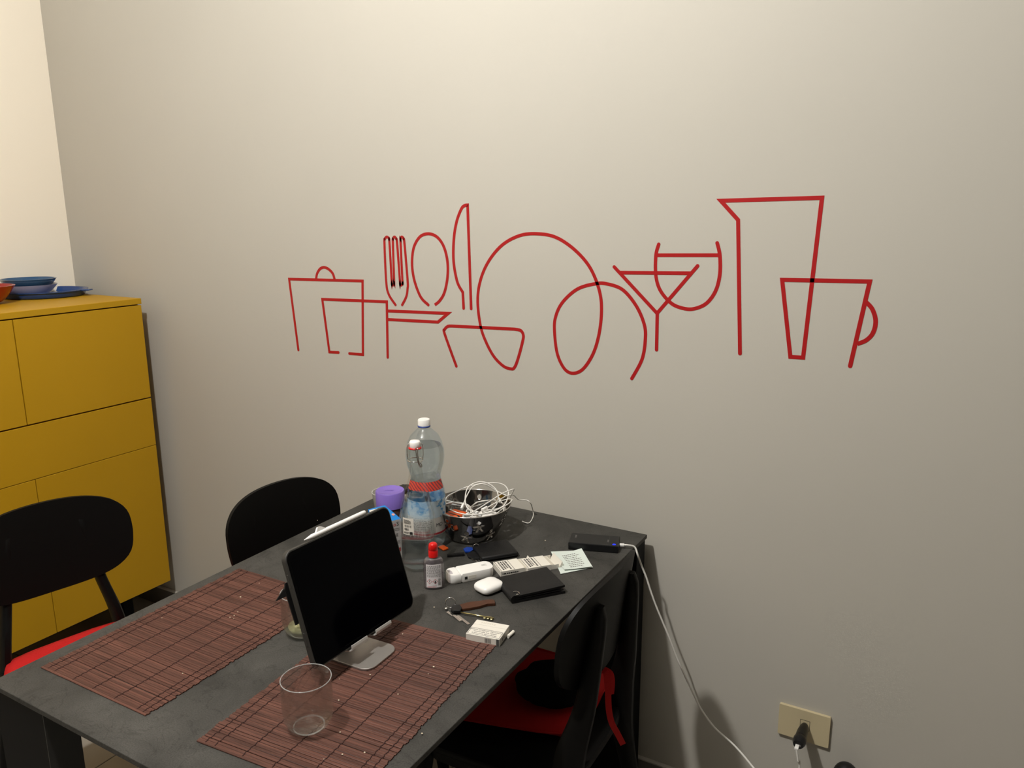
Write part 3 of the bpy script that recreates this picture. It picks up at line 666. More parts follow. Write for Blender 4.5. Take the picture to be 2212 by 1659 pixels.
for a, b_ in ((uh1a, uh1b), (uh2a, uh2b)):
    P2 = [(-TBT-.011, hb+.012), (-TBT-.011, hb-.001), (-TBT-.006, hb-.0045), (.001, hb-.0045), (.0065, hb-.003), (.0085, hb+.001), (.0085, hb+.0055)]
    V = []; Fc = []; N = len(P2)
    for xx in (a, b_):
        for i, (z_, y_) in enumerate(P2):
            pa = Vector(P2[max(0, i-1)]); pb = Vector(P2[min(N-1, i+1)]); d = (pb-pa).normalized(); nx = Vector((-d.y, d.x))*.0011
            V += [(xx, y_+nx.y, z_+nx.x), (xx, y_-nx.y, z_-nx.x)]
    for i in range(N-1):
        q = 2*i; m2 = 2*N
        Fc += [(q, q+2, q+2+m2, q+m2), (q+1, q+1+m2, q+3+m2, q+3), (q, q+1, q+3, q+2), (q+m2, q+2+m2, q+3+m2, q+1+m2)]
    Fc += [(0, 2*N, 2*N+1, 1), (2*N-2, 2*N-1, 4*N-1, 4*N-2)]
    mk('hook', move((V, Fc), mtx=TL), m_hook, std)

# ------------------------------------------------------------------ tumblers
def tumbler(label, x, y, z, r=.0405, h=.088, mtl=None):
    t = thing('drinking_glass', label, 'glass', (x, y, z), 0, 'clear rounded tumblers')
    prof = [(0, 0), (r*.52, 0), (r*.66, .0022), (r*.84, .009), (r*.95, .020), (r, .034), (r*.99, h-.001), (r*.975, h), (r*.955, h-.001), (r*.955, .034), (r*.9, .021), (r*.76, .0115), (r*.55, .0075), (0, .0068)]
    mk('bowl_wall', lathe(prof[1:-1], 64, cap0=True, cap1=True), m_sglass, t, True, sharp=60)
    mk('rim', tube([(r*.975*math.cos(a*math.pi/24), r*.975*math.sin(a*math.pi/24), h) for a in range(48)], .00085, 8, closed=True, sub=0), mat('glass_rim', (215, 218, 216), rough=.05, alpha=.28, spec=.9), t, True)
    for rr, zz, al in ((.60, .0028, .0010),):
        mk('base_ring', tube([(r*rr*math.cos(a*math.pi/24), r*rr*math.sin(a*math.pi/24), zz) for a in range(48)], al, 8, closed=True, sub=0), mat('glass_ring', (225, 228, 226), rough=.05, alpha=.3, spec=.9), t, True)
    return t
g = onz((668, 1570), ZM); tumbler('empty clear glass tumbler on the right placemat, nearest the viewer', g.x, g.y, ZM+.0001)
g = onz((656, 1367), T); g2 = tumbler('clear glass tumbler with pale dregs, half hidden behind the tablet', g.x, g.y, T+.0001)
mk('dregs', lathe([(0, 0), (.02, .0), (.027, .004), (.029, .010), (0, .0102)], 32, cap0=False, cap1=False), mat('pale_juice', (188, 184, 140), rough=.15, alpha=.6), g2, True, (0, 0, .0078))['label'] = 'pale yellow dregs'
mk('lemon_slice', rbox(-.014, .016, -.004, .004, 0, .018, .003, 2), m_lemon, g2, True, (.006, -.004, .012), (.5, .2, .5))

# ------------------------------------------------------------------ swing-top bottle, front
b1 = onz((905, 1221), T)
fb = thing('glass_bottle', 'clear glass swing-top bottle of water with a white ceramic stopper', 'bottle', (b1.x, b1.y, T+.0001), 0)
R1 = .0425
def wallprof(outer, t=.0025): return outer
pB = [(0, .002), (.030, 0), (.039, .002), (R1, .008), (R1, .02), (R1*.985, .10), (R1*.97, .125), (.036, .150), (.029, .175), (.0225, .197), (.0175, .215), (.0150, .232), (.0138, .245), (.0140, .252), (.0168, .256), (.0172, .262), (.0150, .268), (.0155, .281), (.0155, .285), (.0125, .286)]
mk('bottle_wall', lathe(pB[1:], 56, cap0=True, cap1=False), m_glass, fb, True, sharp=60)
wp = [(0, .006), (.034, .006), (.0385, .011), (.0388, .02), (.0388*.99, .10), (.0375, .128), (.0325, .150), (.0255, .176)]
mk('water', lathe(wp[1:], 48), m_water, fb, True, sharp=50)
mk('stopper', lathe([(0, .2885), (.0115, .2885), (.0125, .2915), (.0128, .301), (.0105, .3045), (0, .3055)], 32, cap0=False, cap1=False), m_gloss, fb, True, sharp=60)['label'] = 'white ceramic stopper'
mk('gasket', lathe([(.010, .2855), (.0150, .286), (.0150, .2888), (.010, .2892)], 32, cap0=False, cap1=False), m_redcap, fb, True)['label'] = 'red rubber gasket'
ang = math.atan2(CAM[1]-b1.y, CAM[0]-b1.x)   # towards the viewer
ca, sa = math.cos(ang), math.sin(ang)
def bpos(side, out, z): return (out*ca-side*sa, out*sa+side*ca, z)
mk('wire_bail', join(tube([bpos(-.0165, .002, .262), bpos(-.018, .006, .275), bpos(-.016, .004, .297), bpos(0, .0, .2985), bpos(.016, .004, .297), bpos(.018, .008, .277), bpos(.0165, .010, .262)], .0011, 6),
     tube([bpos(.0175*math.cos(a*math.pi/12), .0175*math.sin(a*math.pi/12), .259) for a in range(24)], .0011, 6, closed=True, sub=0),
     tube([bpos(.006, .020, .292), bpos(.006, .0215, .275), bpos(.009, .022, .256), bpos(.013, .021, .248), bpos(.014, .020, .253), bpos(.010, .0205, .258)], .0012, 6),
     tube([bpos(.001, .0175, .294), bpos(.003, .021, .275), bpos(.008, .0225, .252), bpos(.012, .021, .2475)], .0011, 6)), m_chrome, fb, True)
# barcode sticker, curved on the wall
da = math.degrees(ang)
mk('sticker', lathe([(R1+.0004, .093), (R1*.985+.0007, .133)][:2], 10, da-50, da-12), m_paper, fb, True)
def curved(vf, rad, a_mid, z0, d=.0):   # wrap a flat print (x across, y up) round a bottle
    v, f = vf; return [((rad+p[2])*math.cos(a_mid+p[0]/rad), (rad+p[2])*math.sin(a_mid+p[0]/rad), z0+p[1]) for p in v], f
am = ang-math.radians(31)
mk('barcode', curved(join(bars(-.009, .003, .019, .024, 14, seed=4), bars(-.009, .003, .011, .016, 14, seed=5), bars(.005, .009, .019, .024, 4, seed=6), prints(-.011, .008, .027, .037, 4, seed=8), prints(-.011, .003, .003, .008, 2, seed=9), move(box(.0045, .0115, .002, .008, 0, .0001))), R1+.0012, am, .093), m_print, fb)

# ------------------------------------------------------------------ plastic bottle behind
b2 = onz((924, 1174), T)
pb = thing('plastic_bottle', 'large clear plastic water bottle with white screw cap behind the glass bottle', 'bottle', (b2.x, b2.y, T+.0001))
a2 = math.atan2(CAM[1]-b2.y, CAM[0]-b2.x)
R2 = .0465
pp = [(r*1.094, z*.985) if r > .025 else (r, z*.985) for r, z in [(.0425, .0)][:0]+[(.030, .004), (.036, .0), (.041, .006), (.0425, .018), (.0425, .03), (.0425, .125), (.0415, .145), (.038, .160), (.0345, .173), (.0335, .183), (.0365, .195), (.041, .212), (.0432, .232), (.0425, .250), (.038, .270), (.031, .286), (.022, .298), (.0155, .304), (.014, .308), (.014, .312)]]
mk('bottle_wall', lathe(pp, 56, cap0=True, cap1=False), m_pet, pb, True, sharp=70)
wp = [(r*.965, z+.003 if z < .01 else z) for r, z in pp if z < .255]+[(.0395, .258)]
mk('water', lathe(wp, 48), m_water, pb, True, sharp=60)
mk('cap', lathe([(0, .322), (.0135, .322), (.0148, .320), (.0150, .3075), (.0, .3075)], 40, cap0=False, cap1=False), m_gloss, pb, True, sharp=50)['label'] = 'white screw cap'
mk('cap_ring', lathe([(.0142, .303), (.0153, .303), (.0153, .3065), (.0142, .3065)], 40, cap0=False, cap1=False), mat('blue_ring', (60, 80, 150), rough=.4), pb, True)['label'] = 'blue tamper ring'
mk('label', lathe([(R2+.0004, .032), (R2+.0004, .082)], 56), m_label, pb, True); mk('label', lathe([(R2+.0004, .0822), (R2+.0004, .118)], 56, cap0=False, cap1=False), m_lblue, pb, True)
# remake the lower label without caps
for o in list(pb.children):
    if o.name.startswith('label'): bpy.data.objects.remove(o)
mk('label', lathe([(R2+.0004, .038), (R2+.0004, .083)], 56, cap0=False, cap1=False), m_label, pb, True)['label'] = 'white printed lower label'
mk('label', lathe([(R2+.0004, .0832), (R2+.0004, .127)], 56, cap0=False, cap1=False), m_lblue, pb, True)['label'] = 'pale blue upper label'
mk('label', lathe([(.0404*1.1, .152), (.0384*1.1, .162), (.0350*1.11, .174)], 40, a0=math.degrees(a2)-75, a1=math.degrees(a2)+70), m_lred, pb, True)['label'] = 'red waist label'
mk('label_stripe', lathe([(R2+.0007, .040), (R2+.0007, .045)], 56, cap0=False, cap1=False), m_redline, pb, True)['label'] = 'red stripe'
mk('print', curved(join(prints(-.045, .012, .022, .042, 5, seed=12), bars(-.035, .01, .008, .021, 26, seed=13)), R2+.0007, a2, .038), m_gprint, pb)
c = bpy.data.curves.new('t', 'FONT'); c.body = 'MO'; c.size = .013; c.extrude = .00005; o = bpy.data.objects.new('t', c); COL.objects.link(o)
me = bpy.data.meshes.new_from_object(o.evaluated_get(bpy.context.evaluated_depsgraph_get())); bpy.data.objects.remove(o)
am = a2+.47
for v in me.vertices: p = v.co.copy(); rr = R2+.0009+p.z; v.co = (rr*math.cos(am+p.x/rr), rr*math.sin(am+p.x/rr), .060+p.y)
me.materials.clear(); me.materials.append(m_print); o = bpy.data.objects.new('lettering', me); COL.objects.link(o); o.parent = pb

# ------------------------------------------------------------------ sanitizer
s0 = onz((938, 1269), T); a3 = math.atan2(CAM[1]-s0.y, CAM[0]-s0.x)
sz = thing('sanitizer_bottle', 'small flat clear sanitizer bottle with a red flip cap', 'bottle', (s0.x, s0.y, T+.0001), a3+math.pi/2)
SX, SY = 1., .55
sp = [(.0205, 0), (.0218, .002), (.0225, .008), (.0228, .058), (.0222, .064), (.0185, .0695), (.0125, .073), (.0095, .0745), (.009, .078)]
mk('bottle_wall', lathe(sp, 48, sx=SX, sy=SY), thin_clear('clear_gel_bottle', (226, 222, 224), base=.06), sz, True, sharp=60)
mk('gel', lathe([(r*.93, z+.002) for r, z in sp[:6]], 40, sx=SX, sy=SY), mat('clear_gel', (225, 220, 222), rough=.2, alpha=.16), sz, True)
mk('cap', lathe([(0, .106), (.0065, .1055), (.0092, .103), (.0102, .098), (.0105, .0905), (.0102, .090), (.0106, .0895), (.0106, .0745), (0, .0745)], 40, cap0=False, cap1=False), m_redcap, sz, True, sharp=50)['label'] = 'red flip cap'
def sy_(x_): return -(.0228*SY)*math.sqrt(max(0, 1-(x_/.0228)**2))-.0006
def sface(vf, d=.0):  # wrap flat art onto the flat oval front
    v, f = vf; return [(p[0], sy_(p[0])-p[2]-d, p[1]) for p in v], f
lab = []; 
for i in range(8): x0, x1 = -.0165+i*.033/8, -.0165+(i+1)*.033/8; lab.append(box(x0, x1, .006, .060, 0, .0003))
mk('label', sface(join(*lab)), mat('sanitizer_label', (226, 220, 220), rough=.4), sz)
mk('print', sface(join(prints(-.015, .015, .030, .058, 11, .5, seed=20), prints(.009, .0145, .0105, .0265, 10, .6, seed=21), prints(-.004, .006, .0105, .0115, 1, seed=22)), .0003), m_gprint, sz)
mk('red_print', sface(join(prints(-.0145, .006, .006, .0100, 2, .4, seed=23)), .0003), m_redp, sz)
def diamond(cx, cy, r):
    parts = []
    C4 = [(cx, cy+r), (cx+r, cy), (cx, cy-r), (cx-r, cy)]
    for i in range(4):
        a = Vector(C4[i]); b_ = Vector(C4[(i+1) % 4]); cc = Vector((cx, cy)); ai = cc+(a-cc)*.84; bi = cc+(b_-cc)*.84
        parts.append(([(a.x, a.y, 0), (b_.x, b_.y, 0), (bi.x, bi.y, 0), (ai.x, ai.y, 0), (a.x, a.y, .00015), (b_.x, b_.y, .00015), (bi.x, bi.y, .00015), (ai.x, ai.y, .00015)], [(4, 5, 6, 7), (0, 1, 5, 4), (2, 3, 7, 6)]))
    return join(*parts)
mk('warning_frame', sface(diamond(-.0098, .0205, .0058), .0003), m_redp, sz); mk('warning_frame', sface(diamond(.0028, .0205, .0058), .0003), m_redp, sz)
mk('warning_sign', sface(join(slab([(-.0105, .0235), (-.0091, .0235), (-.0094, .0192), (-.0102, .0192)], 0, .00015), slab([(-.0098+.0006*math.cos(k), .0178+.0006*math.sin(k)) for k in range(6)], 0, .00015)), .0003), m_print, sz)
mk('warning_sign', sface(join(slab([(.0012, .0180), (.0010, .0198), (.0020, .0212), (.0024, .0236), (.0036, .0220), (.0040, .0205), (.0046, .0198), (.0044, .0180), (.0036, .0172), (.0020, .0172)], 0, .00015), box(.0008, .0048, .0160, .0165, 0, .00015)), .0003), m_print, sz)

# ------------------------------------------------------------------ jar, cup, carton behind the tablet
j0 = onz((846, 1146), T)
jar = thing('jar', 'jar of brown powder with a purple plastic lid, left of the bottles', 'jar', (j0.x, j0.y, T+.0001))
mk('contents', lathe([(.033, 0), (.035, .003), (.035, .072), (.033, .076)], 40), m_brown, jar, True, sharp=50)
mk('lid', lathe([(.0355, .070), (.037, .070), (.0373, .109), (.0355, .1115), (.033, .1095), (0, .1092)], 56, cap0=False, cap1=False), m_purple, jar, True, sharp=40)['label'] = 'purple lid'
cm = Matrix.Translation((0, 0, .1093)) @ Matrix.Rotation(math.atan2(AR[1], AR[0])-.05, 4, 'Z')
mk('embossing', move(join(prints(-.012, .012, .001, .006, 2, .45, .0003, seed=31), prints(-.016, .010, -.004, .0005, 1, .45, .0003, seed=32)), mtx=cm), mat('purple_emboss', (104, 82, 160), rough=.5), jar)
u0 = onz((836, 1118), T)
tag(mk('plastic_cup', lathe([(.026, 0), (.028, .002), (.0375, .073), (.0385, .075), (.036, .075), (.0272, .004)], 48, cap0=True, cap1=False), m_frost, None, True, (u0.x, u0.y, T+.0001), sharp=60), 'frosted translucent plastic cup behind the purple-lidded jar', 'cup')
q0 = onz((878, 1122), T)
sj = thing('spice_jar', 'small jar with a dark lid peeping out behind the purple-lidded jar', 'jar', (q0.x, q0.y, T+.0001))
mk('body', lathe([(.018, 0), (.02, .003), (.02, .078), (.017, .082)], 32), m_inner, sj, True, sharp=50)
mk('lid', lathe([(.0195, .079), (.0205, .080), (.0205, .091), (.019, .093), (0, .093)], 32, cap0=True, cap1=False), m_bplast, sj, True, sharp=50)['label'] = 'dark lid'
# carton
fm, L_ = edge_frame((838, 1212), (869, 1203), T); L2 = .062
Bx = onz((869, 1203), T); X = fm.to_3x3() @ Vector((1, 0, 0)); org = Bx-X*L2
ct = thing('carton', 'white and blue carton with a slanted blue top, half hidden behind the tablet', 'carton', matrix=face_mtx(org, X, fm.to_3x3() @ Vector((0, 1, 0))))
D_ = .045; Hf, Hb = .098, .122
mk('body', ([(0, 0, 0), (L2, 0, 0), (L2, D_, 0), (0, D_, 0), (0, 0, Hf), (L2, 0, Hf), (L2, D_, Hf), (0, D_, Hf)], box(0, 1, 0, 1, 0, 1)[1] and [(0, 1, 2, 3), (4, 5, 6, 7), (0, 1, 5, 4), (1, 2, 6, 5), (2, 3, 7, 6), (3, 0, 4, 7)]), mat('carton_grey', (188, 184, 182), rough=.5), ct)
mk('top', ([(0, 0, Hf), (L2, 0, Hf), (L2, D_, Hf), (0, D_, Hf), (0, D_, Hb), (L2-.018, D_, Hb)], [(0, 1, 5, 4), (1, 2, 5), (2, 3, 4, 5), (0, 4, 3), (0, 3, 2, 1)]), m_cartonb, ct)['label'] = 'blue slanted top'
slope = face_mtx((0, 0, Hf+.0002), (1, 0, 0), (0, D_, Hb-Hf))
wp_ = [(.012+.030*math.cos(math.radians(a)), .004+.034*math.sin(math.radians(a))) for a in range(-80, 81, 10)]
mk('white_patch', move(slab([(-.0, .004), (.018, .002), (.028, .008), (.034, .02), (.036, .034), (.034, .0465), (0, .0465)], 0, .0003), mtx=slope), m_paper, ct)
mk('badge', move(slab([(.050+.0038*math.cos(k*.52), .017+.0038*math.sin(k*.52)) for k in range(12)], 0, .0005), mtx=slope), mat('badge_pink', (206, 150, 140), rough=.5), ct)
fr = face_mtx((0, -.0002, 0), (1, 0, 0), (0, 0, 1))
textm('S', .014, m_print, ct, fr @ Matrix.Translation((.053, .087, 0)))
textm('o', .014, m_redp, ct, fr @ Matrix.Translation((.045, .087, 0)))
mk('print', move(join(prints(.040, .058, .070, .078, 2, .4, seed=41), prints(.046, .059, .036, .046, 3, .4, seed=42), box(.048, .053, .056, .064, 0, .0001)), mtx=fr), m_gprint, ct)
mk('red_print', move(box(.046, .059, .016, .026, 0, .0001), mtx=fr), m_redp, ct)

# ------------------------------------------------------------------ steel bowl with cut-out figures, full of cables
w0 = onz((1020, 1156), T); BR, BH, B0 = .100, .087, .058
a4 = math.atan2(CAM[1]-w0.y, CAM[0]-w0.x)
wb = thing('steel_bowl', 'polished steel bowl pierced with little figures, full of white cables', 'bowl', (w0.x, w0.y, T+.0001))
figs = []
for k in range(7): figs.append((a4+.20+k*2*math.pi/7, .055, 0.12*(-1)**k)); figs.append((a4-.22+k*2*math.pi/7, .0235, -.2*(-1)**k))
def in_fig(u, v):   # u across, v up, metres: a plain little person
    if (u/.0042)**2+((v-.0125)/.0048)**2 < 1: return True
    if abs(u) < .0105 and .0015 < v < .0050: return True
    if abs(u) < .0036 and -.004 < v < .004: return True
    if -.0115 < v < -.002 and abs(abs(u)-(.0018+(-.002-v)*.42)) < .0022: return True
    return False
NA, NH = 420, 44; V = []; Fc = []
def brad(z): t = z/BH; return B0+(BR-B0)*t**.78
for j in range(NH+1):
    z = .003+(BH-.003)*j/NH; r = brad(z)
    for i in range(NA): th = 2*math.pi*i/NA; V.append((r*math.cos(th), r*math.sin(th), z))
for j in range(NH):
    zc = .003+(BH-.003)*(j+.5)/NH; r = brad(zc)
    for i in range(NA):
        th = 2*math.pi*(i+.5)/NA; hole = False
        for fa, fz, tl in figs:
            d = (th-fa+math.pi) % (2*math.pi)-math.pi
            if abs(d) < .3:
                u = d*r*.76; v = (zc-fz)*.86; uu = u*math.cos(tl)+v*math.sin(tl); vv = -u*math.sin(tl)+v*math.cos(tl)
                if in_fig(uu, vv): hole = True; break
        if not hole: k = (i+1) % NA; Fc.append((j*NA+i, j*NA+k, (j+1)*NA+k, (j+1)*NA+i))
sh = mk('bowl_wall', (V, Fc), m_steel, wb, True)
md = sh.modifiers.new('s', 'SOLIDIFY'); md.thickness = .0008; md.offset = 0
mk('bowl_floor', lathe([(0, .0), (B0*.9, .0), (B0, .003), (B0-.001, .0038), (B0*.9, .001), (0, .001)], 56, cap0=False, cap1=False), m_steel, wb, True)
mk('rim', tube([(BR*math.cos(a*math.pi/36), BR*math.sin(a*math.pi/36), BH) for a in range(72)], .0013, 8, closed=True, sub=0), m_chrome, wb, True)
# cables in the bowl: each its own thing
def rv(side, out, z): return Vector((w0.x+AR[0]*side*1.0+(AF[0]/.977)*out, w0.y+AR[1]*side+(AF[1]/.977)*out, T+z))
def cable(label, P, r=.0015, plug=None):
    o = thing('cable', label, 'cable', P[0], 0, 'white cables in the steel bowl'); L0 = Vector(P[0])
    mk('cord', tube([Vector(p)-L0 for p in P], r, 7, sub=8), m_cable, o, True)
    for i, j in (plug or []):
        a = Vector(P[i])-L0; d = (Vector(P[i])-Vector(P[j])).normalized(); mt = face_mtx(a, d, (0, .1, 1))
        mk('connector', move(rbox(-.004, .014, -.0045, .0045, -.0028, .0028, .001, 2), mtx=mt), m_gloss, o, True, sharp=50)
    return o
def coil(cx, cy, cz, rx, ry, turns, tilt, seed, dz=.0025, n=12):
    R = random.Random(seed); P = []
    for k in range(int(turns*n)):
        a = 2*math.pi*k/n; q = 1+R.uniform(-.10, .10)
        P.append(rv(cx+rx*q*math.cos(a), cy+ry*q*math.sin(a), cz+dz*k/n+tilt*math.cos(a)*rx+R.uniform(-.003, .003)))
    return P
def rp(q, out):
    """point on the sight line of q, on the upright plane 'out' metres beyond the bowl's axis"""
    n = Vector((AF[0], AF[1], 0)).normalized(); d = Vector(ray(q)); c = Vector(CAM); p0 = Vector((w0.x, w0.y, 0))+n*out
    return c+d*((p0-c).dot(n)/d.dot(n))
cable('white cable coiled in many loops at the left of the bowl', coil(-.042, -.012, .066, .044, .055, 4.3, -.10, 11), plug=[(0, 1)])
cable('white cable coiled round the right side of the bowl', coil(.036, .0, .066, .046, .060, 3.2, .12, 17), plug=[(-1, -2)])
cable('white cable rising in a tall narrow arch above the bowl',
      [rp((1030, 1108), -.05), rp((1010, 1098), -.04), rp((1005, 1075), -.02), rp((1012, 1052), .0), rp((1034, 1041), .01), rp((1056, 1045), .01), rp((1073, 1060), .0), rp((1076, 1080), -.02), rp((1066, 1098), -.03), rp((1045, 1106), -.05)], plug=[(0, 1)])
cable('white cable in a wide flat arch reaching over the right of the bowl',
      [rp((1000, 1092), -.03), rp((1010, 1068), .01), rp((1025, 1049), .02), rp((1058, 1043), .02), rp((1085, 1046), .02), rp((1097, 1058), .01), rp((1097, 1075), -.01), rp((1088, 1092), -.03), rp((1070, 1100), -.04), rp((1040, 1100), -.04)], plug=[(0, 1)])
cable('white cable stretched over the bowl rim and bent at its right side',
      [rp((963, 1090), -.03), rp((965, 1074), .0), rp((985, 1062), .03), rp((1015, 1050), .04), rp((1046, 1046), .05), rp((1072, 1060), .06), rp((1096, 1072), .05), rp((1100, 1076), .03), rp((1108, 1062), .0), rp((1108, 1057), -.01),
       rp((1085, 1066), -.02), rp((1055, 1085), -.04), rp((1028, 1102), -.06), rp((1010, 1112), -.075)], plug=[(-1, -2)])
cable('white cable lying across the front of the bowl', [rp((972, 1100), -.06), rp((990, 1108), -.08), rp((1020, 1112), -.088), rp((1060, 1106), -.075), rp((1092, 1092), -.04), rp((1106, 1081), -.01), rp((1098, 1078), .01), rp((1072, 1086), .0), rp((1050, 1098), -.02)], plug=[(-1, -2)])
lc = [rv(.06, .02, .08), rv(.086, .045, .088), rv(.105, .052, .089)]+[ony((1120, 1079), -.10), ony((1136, 1080), -.085), ony((1146, 1087), -.08), onz((1152, 1107), T+.003), onz((1150, 1120), T+.0016), onz((1142, 1130), T+.0016), onz((1128, 1126), T+.0016)]
o = cable('grey-white cable hanging over the far side of the bowl onto the tabletop', lc, .0013)
cb = rv(.035, -.03, .060)
ch = thing('charger', 'white rectangular charger block among the cables in the bowl', 'charger', cb, a4+.7)
mk('body', rbox(-.018, .018, -.026, .026, -.013, .013, .004, 3), m_gloss, ch, True, sharp=50)
mk('prong', tube([(0, .006, .012), (0, .006, .02)], .002, 8, sub=0), m_chrome, ch); mk('prong', tube([(0, -.008, .012), (0, -.008, .02)], .002, 8, sub=0), m_chrome, ch)
oz = rv(-.048, -.015, .052)
og = thing('gadget_case', 'orange and black case at the left inside the bowl', 'case', oz, a4+.9)
mk('shell', rbox(-.022, .022, -.034, .034, -.012, .012, .005, 3), m_orange, og, True, sharp=50)['label'] = 'orange shell'
mk('band', rbox(-.0226, .0226, -.006, .006, -.0126, .0126, .005, 2), m_bplast, og, True, sharp=50)['label'] = 'black band'
op = onz((958, 1186), T)
pk = thing('sweet_packet', 'small orange and white packet between bottle and bowl', 'packet', (op.x, op.y, T), a4+.6)
mk('foil', rbox(-.012, .012, -.008, .008, .0, .006, .0025, 2), m_orange, pk, True); mk('edge', rbox(-.014, -.0115, -.008, .008, .001, .005, .0008, 1), m_paper, pk)

# ------------------------------------------------------------------ black zip pouch and keys
fm, L_ = edge_frame((1041, 1216), (1121, 1203), T)
zp = thing('pouch', 'small black zip pouch beside the keys, in front of the steel bowl', 'pouch', matrix=fm)
mk('body', rbox(0, L_, 0, .083, 0, .013, .005, 3), m_leather, zp, True, sharp=50)
mk('zip', tube([(.004, -.0004, .0065), (L_/2, -.0012, .0065), (L_-.004, -.0004, .0065), (L_+.0008, .02, .0065), (L_+.0008, .07, .0065)], .0013, 6), m_bplast, zp)
kk = onz((1012, 1195), T)
ks = thing('keys', 'bunch of keys with a blue-capped key and black lanyard beside the pouch', 'keys', (kk.x, kk.y, T))
def rl(px, z=T, o=None): p = onz(px, z); return p-Vector((o.x, o.y, T))
K = lambda q, z=.0: (lambda p: Vector((p.x-kk.x, p.y-kk.y, z)))(onz(q, T+z))
mk('lanyard', ribbon([K((966, 1200), .003), K((985, 1198), .004), K((1003, 1196), .005)], .009, .004, (0, 0, 1)), m_leather, ks)
mk('key_head', slab([tuple(K(q)[:2]) for q in ((1001, 1191), (1009, 1187), (1019, 1188), (1022, 1193), (1016, 1197), (1005, 1197))], .004, .007), m_bkey, ks)['label'] = 'blue key head'
mk('key_ring', tube([Vector((.008*math.cos(a*math.pi/8)*.6, .008*math.cos(a*math.pi/8)*.8, .010+.008*math.sin(a*math.pi/8)))+K((1028, 1190)) for a in range(16)], .0011, 6, closed=True, sub=0), m_chrome, ks, True)
mk('key_fob', slab([tuple(K(q)[:2]) for q in ((1008, 1200), (1020, 1194), (1033, 1200), (1036, 1210), (1024, 1211), (1012, 1207))], .0005, .006, .001), m_bplast, ks)
for a, b_ in (((1020, 1207), (1036, 1219)), ((1024, 1203), (1040, 1213))):
    mk('key_blade', ribbon([K(a, .003), (K(a, .003)+K(b_, .0015))/2, K(b_, .0012)], .0065, .002, (0, 0, 1)), m_chrome, ks)

# ------------------------------------------------------------------ white electronic holder and earbud case
fm, L_ = edge_frame((973, 1265), (1076, 1244), T); L_ = .108
hd = thing('vaporizer_case', 'long white rounded pocket case lying behind the white earbud case', 'device', matrix=fm)
full = rrect(0, L_, 0, .044, .016, 8)
def cutx(P, x0, keep_right):
    P2 = [p for p in P if (p[0] > x0) == keep_right]; e_ = [(x0, 0.), (x0, .044)]
    return sorted(P2+e_, key=lambda p: math.atan2(p[1]-.022, p[0]-(sum(q[0] for q in P2+e_)/len(P2+e_))))
mk('shell', slab(cutx(full, .0273, True), .0004, .0215, .003), m_gloss, hd, True, sharp=40)
mk('cap', slab(cutx(full, .0265, False), .0004, .0215, .003), m_gloss, hd, True, sharp=40)
mk('button', rbox(.034, .041, -.0006, .001, .007, .014, .0008, 1), m_bplast, hd)
mk('side_panel', rbox(.043, .062, -.0004, .001, .006, .015, .0012, 2), m_paper, hd)
mk('grey_inset', slab([(.0035, .012), (.010, .010), (.012, .022), (.010, .034), (.0035, .032)], .0213, .0217), mat('light_grey_plastic', (186, 180, 182), rough=.4), hd)
mk('engraving', move(prints(-.006, .006, -.004, .004, 3, .4, .0002, seed=50), (L_-.018, .024, .0215)), m_gprint, hd)
e0 = onz((1050, 1280), T); ae = math.atan2(AR[1], AR[0])
ec = thing('earbud_case', 'small glossy white pebble-shaped earbud case beside the black wallet', 'case', (e0.x+.000, e0.y+.012, T), ae+.72)
V = []; Fc = []; NU, NV = 40, 20
sg = lambda c, e: math.copysign(abs(c)**e, c)
for j in range(NV+1):
    b_ = -math.pi/2+math.pi*j/NV
    for i in range(NU):
        a_ = 2*math.pi*i/NU; V.append((.0300*sg(math.cos(b_), .62)*sg(math.cos(a_), .55), .0255*sg(math.cos(b_), .62)*sg(math.sin(a_), .55), .0110+.0108*sg(math.sin(b_), .75)))
for j in range(NV):
    for i in range(NU): k = (i+1) % NU; Fc.append((j*NU+i, j*NU+k, (j+1)*NU+k, (j+1)*NU+i))
vf = (V, Fc)
mk('shell', vf, m_gloss, ec, True)
mk('hinge', rbox(-.008, .008, .0215, .0236, .012, .015, .0007, 1), m_chrome, ec)

# ------------------------------------------------------------------ black wallet
wA, wB, wC, wD = onz((1111, 1304), T), onz((1221, 1282), T), onz((1191, 1232), T), onz((1079, 1268), T)
X = (wB-wA).normalized(); Y = Vector((-X.y, X.x, 0)); wl, wdp = (wB-wA).length, .097
wt = thing('wallet', 'folded black leather wallet with a metal corner, beside the earbud case', 'wallet', matrix=face_mtx(wA, X, Y))
def flap(z0, z1, lift, x1, y1):
    V = []; Fc = []; nx, ny = 10, 8
    for s in (0, 1):
        for i in range(nx+1):
            for j in range(ny+1):
                u, v = i/nx, j/ny; r = .006
                ex = min(u*x1, x1-u*x1, v*y1, y1-v*y1); V.append((u*x1, v*y1-.006*u*(1-v)*0, (z1 if s else z0)+lift*u**1.4+(-.0012 if s and ex < .002 else 0)))
    o2 = (nx+1)*(ny+1); g = lambda s, i, j: s*o2+i*(ny+1)+j
    for s in (0, 1):
        for i in range(nx):
            for j in range(ny): Fc.append((g(s, i, j), g(s, i+1, j), g(s, i+1, j+1), g(s, i, j+1)))
    bd = [(i, 0) for i in range(nx)]+[(nx, j) for j in range(ny)]+[(i, ny) for i in range(nx, 0, -1)]+[(0, j) for j in range(ny, 0, -1)]
    for k in range(len(bd)): a, b_ = bd[k], bd[(k+1) % len(bd)]; Fc.append((g(0, *a), g(0, *b_), g(1, *b_), g(1, *a)))
    return V, Fc
mk('lower_leaf', flap(.0003, .0075, 0, wl, wdp), m_leather, wt, True, sharp=35)
